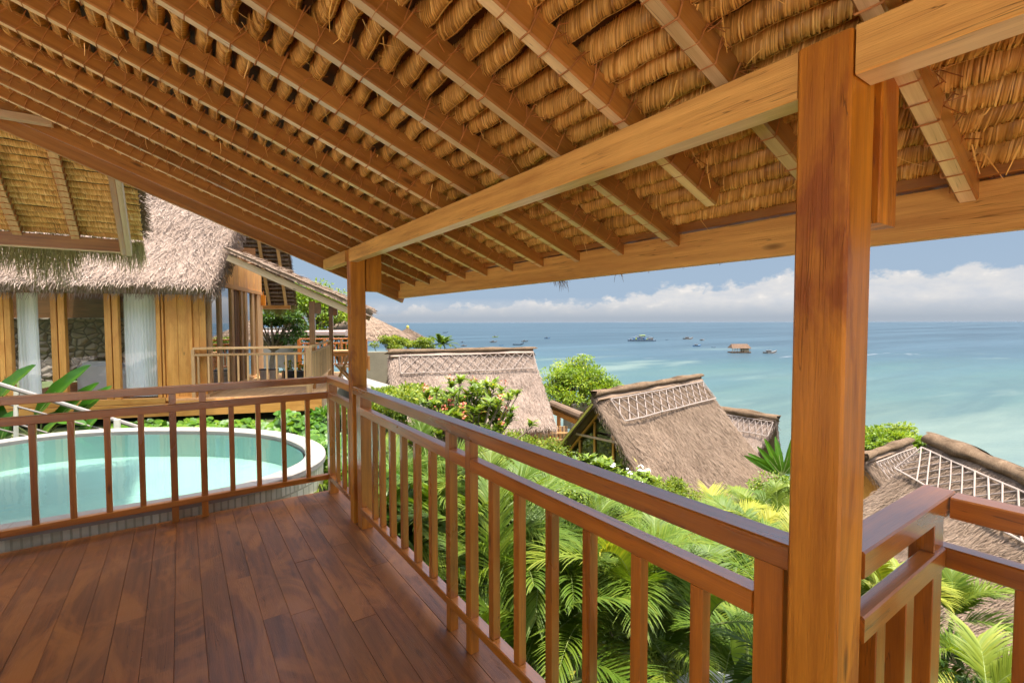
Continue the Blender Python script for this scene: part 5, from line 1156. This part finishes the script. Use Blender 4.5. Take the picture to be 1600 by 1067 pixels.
ear(588, 790, 6, .35, .5, 'bright elephant-ear leaf by the foot of the far post', L_EAR, .5, 65, .1)
# areca palms
PG = 'areca palms below the terrace'
def areca(px_, py_, d, n, L, seed, label, m=L_PALM, tone=.42, elev=(.55, 1.4), **k):
    top_ = P(px_, py_, d); gz_ = ground_z(top_.x, top_.y); palm('areca_palm', label, (top_.x, top_.y, gz_), n, L, m, seed, elev, tone=tone, h=max(.1, top_.z-gz_), **k)
areca(600, 820, 5.6, 22, 1.15, 101, 'areca palm at the foot of the far roof post', ll=.38)
areca(668, 850, 5.2, 26, 1.25, 102, 'areca palm behind the balusters nearest the far post', ll=.40)
areca(690, 840, 6.8, 24, 1.3, 103, 'feathery palm below the red frangipani', L_PALY, .40, ll=.42)
areca(760, 880, 4.7, 26, 1.3, 104, 'areca palm behind the paired railing posts', ll=.44)
areca(855, 960, 4.3, 26, 1.35, 105, 'dense upright palm right of the paired railing posts', elev=(.8, 1.5), ll=.46)
areca(935, 1010, 3.9, 26, 1.2, 106, 'drooping palm at the bottom under the middle of the railing', L_PALM, .5, ll=.42)
areca(1010, 960, 4.7, 24, 1.1, 107, 'pale feathery palm left of the boulder', L_PALM, .55, ll=.40)
areca(1085, 915, 6.0, 24, 1.2, 108, 'palm below the rounded bright shrub', ll=.42)
areca(1150, 885, 7.4, 30, 1.2, 109, 'sunlit yellow palm in front of the big thatch slope', L_PALY, .5, ll=.46)
areca(1225, 905, 6.4, 24, 1.1, 110, 'sunlit yellow palm touching the near post', L_PALY, .52, ll=.42)
areca(1195, 830, 9.5, 22, 1.2, 111, 'palm under the terrace of the A-frame cottage', L_PALM, .5, ll=.42)
areca(1110, 1010, 4.0, 18, 1.0, 112, 'palm fronds arching over the boulder', L_PALM, .6, ll=.34, elev=(.3, 1.1))
areca(1362, 985, 4.6, 18, .6, 113, 'palm between the near post and the corner post', L_PALY, .45, ll=.36)
areca(1462, 1010, 4.6, 20, .62, 114, 'palm right of the corner post in front of the large roof', L_PALM, .5, ll=.34)
areca(1560, 1120, 4.0, 20, .75, 115, 'palm at the lower right corner over the large roof', L_PALM, .45, ll=.34, elev=(.3, 1.2))
areca(1440, 1130, 3.4, 20, .52, 116, 'low palm at the bottom right behind the balusters', L_PALY, .4, ll=.34, elev=(.3, 1.3))
areca(640, 730, 8.2, 18, 1.0, 117, 'palm under the first stretch of the long railing', L_PALY, .4, ll=.36)
areca(820, 1060, 3.6, 20, 1.1, 118, 'palm at the lowest visible spot left of centre', L_PALM, .4, ll=.4)
areca(1215, 1040, 3.4, 14, .9, 119, 'dark palm fronds just left of the near post bottom', L_PALM, .3, ll=.32)
# ground cover under everything
g = np.random.default_rng(90); b = NP(); tv, tf = oval(2, .3, .2); n = 26000
x_ = g.uniform(1.4, 17, n); y_ = g.uniform(-1, 19, n); keep = (x_-.2*y_ > .6); x_, y_ = x_[keep], y_[keep]; z_ = np.array([ground_z(a_, c_) for a_, c_ in zip(x_, y_)])+g.uniform(.0, .35, len(x_)); n = len(x_)
scatter(b, tv, tf, np.stack([x_, y_, z_], 1), nrm(rvec(g, n)+A3((0, 0, .3))), nrm(rvec(g, n)*.6+A3((0, 0, 1))), g.uniform(.08, .2, n), g.random(n)); o = b.build('undergrowth', L_FRAN); prop(o, 'mixed low undergrowth covering the slope between the cottages', kind='stuff')

# ================================================================== boats
def boat(label, px_, py_, L, kind='small', hull=M_PAINT, ang=0.0, group='boats moored in the bay'):
    L *= .78
    r = ray(px_, py_); c = CAM+r*((SEA-1.5)/r.z); t_ = thing('moored_boat', label, 'boat', c, group)
    ca = V((CR.x, CR.y, 0)).normalized(); ca = Matrix.Rotation(ang, 3, 'Z') @ ca; sa = V((-ca.y, ca.x, 0)); Zv = V((0, 0, 1)); w_ = L*.13; h_ = L*.10; b = MB(); rings = []
    for s, k_, sh in ((-.5, .55, .02), (-.25, .95, 0), (.1, 1, 0), (.35, .7, .05), (.5, .06, .14)):
        o_ = c+ca*L*s+Zv*L*sh; rings.append([o_+sa*w_*k_+Zv*h_, o_+sa*w_*k_*.7-Zv*.2, o_-sa*w_*k_*.7-Zv*.2, o_-sa*w_*k_+Zv*h_])
    b.loft(rings); b.build('hull', hull, t_)
    if kind != 'bare':
        b = MB(); q = c+Zv*h_-ca*L*.08; b.box((-L*.16, -w_*.6, 0), (L*.14, w_*.6, L*.10), .02); b.v = [tuple(q+ca*p[0]+sa*p[1]+Zv*p[2]) for p in b.v]; b.build('cabin', M_PAINT, t_)
        b = MB(); b.box((-L*.22, -w_*.75, L*.105), (L*.20, w_*.75, L*.125), .02); b.v = [tuple(q+ca*p[0]+sa*p[1]+Zv*p[2]) for p in b.v]; b.build('cabin_roof', M_GREYB if kind == 'dark' else M_PAINT, t_)
        b = MB(); b.tube([q+Zv*L*.12, q+Zv*L*.30], L*.006, 5); b.build('mast', M_GREYB, t_)
    if kind == 'outrigger':
        for s in (-1, 1):
            b = MB(); b.tube([c+sa*s*L*.28-ca*L*.35+Zv*.2, c+sa*s*L*.28+ca*L*.35+Zv*.2], L*.012, 5); b.build('outrigger', M_PAINT, t_)
        for k_ in (-.2, .2):
            b = MB(); b.tube([c+ca*L*k_-sa*L*.28+Zv*.25, c+ca*L*k_+Zv*h_*1.2, c+ca*L*k_+sa*L*.28+Zv*.25], L*.007, 5); b.build('cross_arm', M_PAINT, t_)
M_GREYB = plain('dark_marine_paint', (.10, .13, .16), .5, .4, 1, .3, .1, 10); M_BLUEB = plain('blue_hull_paint', (.10, .19, .30), .5, .4, 1, .2, .1, 10); M_YEL = plain('yellow_green_canopy', (.42, .48, .10), .6, .3, 1, .2, .1, 10)
boat('white motor boat nearest the cottage ridge, left group', 771, 535, 13, 'small', M_PAINT, .2)
boat('green canopied boat above the white motor boat', 774, 527, 14, 'small', M_YEL, -.1)
boat('blue boat alone between the left group and the floating platform', 855, 529, 13, 'dark', M_BLUEB, .1)
boat('small boat touching the cottage ridge line at left', 725, 541, 9, 'small', M_PAINT, .3)
boat('thin dark boat farthest out on the left', 696, 520, 17, 'bare', M_GREYB, 0)
boat('low dark boat close behind the ridge', 810, 539, 17, 'bare', M_GREYB, .1)
boat('pale boat right of the low dark boat', 820, 534, 12, 'small', M_PAINT, -.3)
boat('dinghy behind the middle of the ridge', 783, 540, 7, 'bare', M_BLUEB, .2)
boat('tiny boat left of the distant palm top', 723, 535, 7, 'small', M_GREYB, .7)
boat('white boat with cabin between the platform and the raft house', 1089, 541, 12, 'small', M_BLUEB, .1)
boat('far pale outrigger boat right of the floating platform', 1075, 530, 20, 'outrigger', M_PAINT, 0)
boat('small white boat just above the cabin boat', 1097, 532, 11, 'small', M_PAINT, .4)
boat('tiny dinghy between the cabin boat and the raft house', 1115, 543, 6, 'bare', M_GREYB, 0)
boat('long white outrigger boat right of the raft house', 1203, 552, 15, 'outrigger', M_PAINT, .05)
boat('small dark float right of the big platform', 1042, 531, 6, 'bare', M_GREYB, 0)
# big floating platform
r = ray(1003, 533); c = CAM+r*((SEA-1.5)/r.z); fp = thing('floating_platform', 'large dark floating dive platform with crane-like frames and yellow canopy', 'barge', c)
ca = V((CR.x, CR.y, 0)).normalized(); sa = V((-ca.y, ca.x, 0)); Zv = V((0, 0, 1)); S_ = c.length*43/750*.95
def pf(name, x0, x1, y0, y1, z0, z1, mt):
    b = MB(); b.box((x0*S_, y0*S_, z0*S_), (x1*S_, y1*S_, z1*S_), .05); b.v = [tuple(c+ca*p[0]+sa*p[1]+Zv*p[2]) for p in b.v]; b.build(name, mt, fp)
pf('hull', -.5, .25, -.12, .12, 0, .065, M_GREYB); pf('hull', .26, .49, -.10, .10, 0, .05, M_GREYB); pf('deck_house', -.30, .12, -.08, .08, .065, .13, M_BLUEB); pf('deck_house', .22, .38, -.07, .07, .05, .12, M_PAINT); pf('upper_deck', -.22, .06, -.09, .09, .132, .145, M_PAINT)
pf('canopy', -.10, .10, -.08, .08, .20, .225, M_YEL)
for (a, z0_, e, z1_) in ((-.36, .12, -.10, .22), (.10, .22, .40, .12), (-.45, .065, -.36, .14), (.40, .05, .42, .14), (-.1, .13, -.1, .21), (.1, .13, .1, .21), (-.20, .13, .1, .2)):
    b = MB(); b.tube([c+ca*a*S_+Zv*z0_*S_, c+ca*e*S_+Zv*z1_*S_], S_*.011, 5); b.build('frame_arm', M_GREYB, fp)
for k_ in range(9): pf('crate', -.46+k_*.1, -.42+k_*.1, -.13, -.09, .066, .09+.02*(k_ % 3), (M_PAINT, M_BLUEB, M_YEL, M_GREYB)[k_ % 4])
# raft house
r = ray(1155, 551); c = CAM+r*((SEA-1.5)/r.z); rh = thing('raft_house', 'bamboo raft house with brown pitched roof floating on the turquoise water', 'raft house', c); S_ = c.length*27/750
def rb(name, x0, x1, y0, y1, z0, z1, mt):
    b = MB(); b.box((x0*S_, y0*S_, z0*S_), (x1*S_, y1*S_, z1*S_), .03); b.v = [tuple(c+ca*p[0]+sa*p[1]+Zv*p[2]) for p in b.v]; b.build(name, mt, rh)
rb('raft', -.5, .5, -.25, .25, .0, .05, W_DARK); rb('wall', .15, .42, -.18, .18, .05, .27, W_PALE); rb('railing', -.48, .15, -.24, -.22, .13, .15, W_PALE); rb('railing', -.48, .15, -.24, -.22, .20, .215, W_PALE)
for k_ in range(8): rb('post', -.47+k_*.13, -.45+k_*.13, -.235, -.215, .05, .27, W_PALE)
b = MB(); q = [(-.5, -.3, .24), (.5, -.3, .24), (.42, 0, .46), (-.42, 0, .46), (-.5, .3, .24), (.5, .3, .24)]; q = [c+ca*p[0]*S_+sa*p[1]*S_+Zv*p[2]*S_ for p in q]
b.add(q, [(0, 1, 2, 3), (5, 4, 3, 2), (0, 3, 4), (1, 5, 2)]); b.build('roof', plain('brown_palm_thatch', (.12, .072, .043), .9, .2, .3, .3, .5, 2), rh)
# unseen pale slabs added to bounce sun up under the pavilion roof
M_BOUNCE = plain('pale_bounce_slab', (.58, .50, .40), .8, .2, 1.2, .12, .3, 30)
b = MB(); b.box((-14, -14, -.16), (1.7, -2.42, -.02), .01); o = b.build('bounce_slab', M_BOUNCE); prop(o, 'added pale slab behind the wooden deck, bouncing sun under the roof', kind='structure')
b = MB(); b.box((-14, -2.40, -.16), (-4.45, 8.0, -.02), .01); o = b.build('bounce_slab', M_BOUNCE); prop(o, 'added pale slab left of the wooden deck and pool, bouncing sun inward', kind='structure')
# sea air: even haze enclosing camera, land and water
b = MB(); hv_ = [(x_*30400, y_*30400, z_) for z_ in (SEA-1, 12) for x_, y_ in ((-1, -1), (1, -1), (1, 1), (-1, 1))]; b.add(hv_, [(3, 2, 1, 0), (4, 5, 6, 7), (0, 1, 5, 4), (1, 2, 6, 5), (2, 3, 7, 6), (3, 0, 4, 7)]); o = b.build('haze', None)
hm = bpy.data.materials.new('haze_air'); hm.use_nodes = True; t = NT(hm.node_tree); t.n.clear()
pv = t.new('ShaderNodeVolumePrincipled'); pv.inputs['Color'].default_value = (.36, .43, .50, 1); pv.inputs['Density'].default_value = .0000045
oo = t.new('ShaderNodeOutputMaterial'); t.l.new(pv.outputs[0], oo.inputs['Volume']); o.data.materials.append(hm); prop(o, 'thin sea haze softening the horizon', kind='stuff')
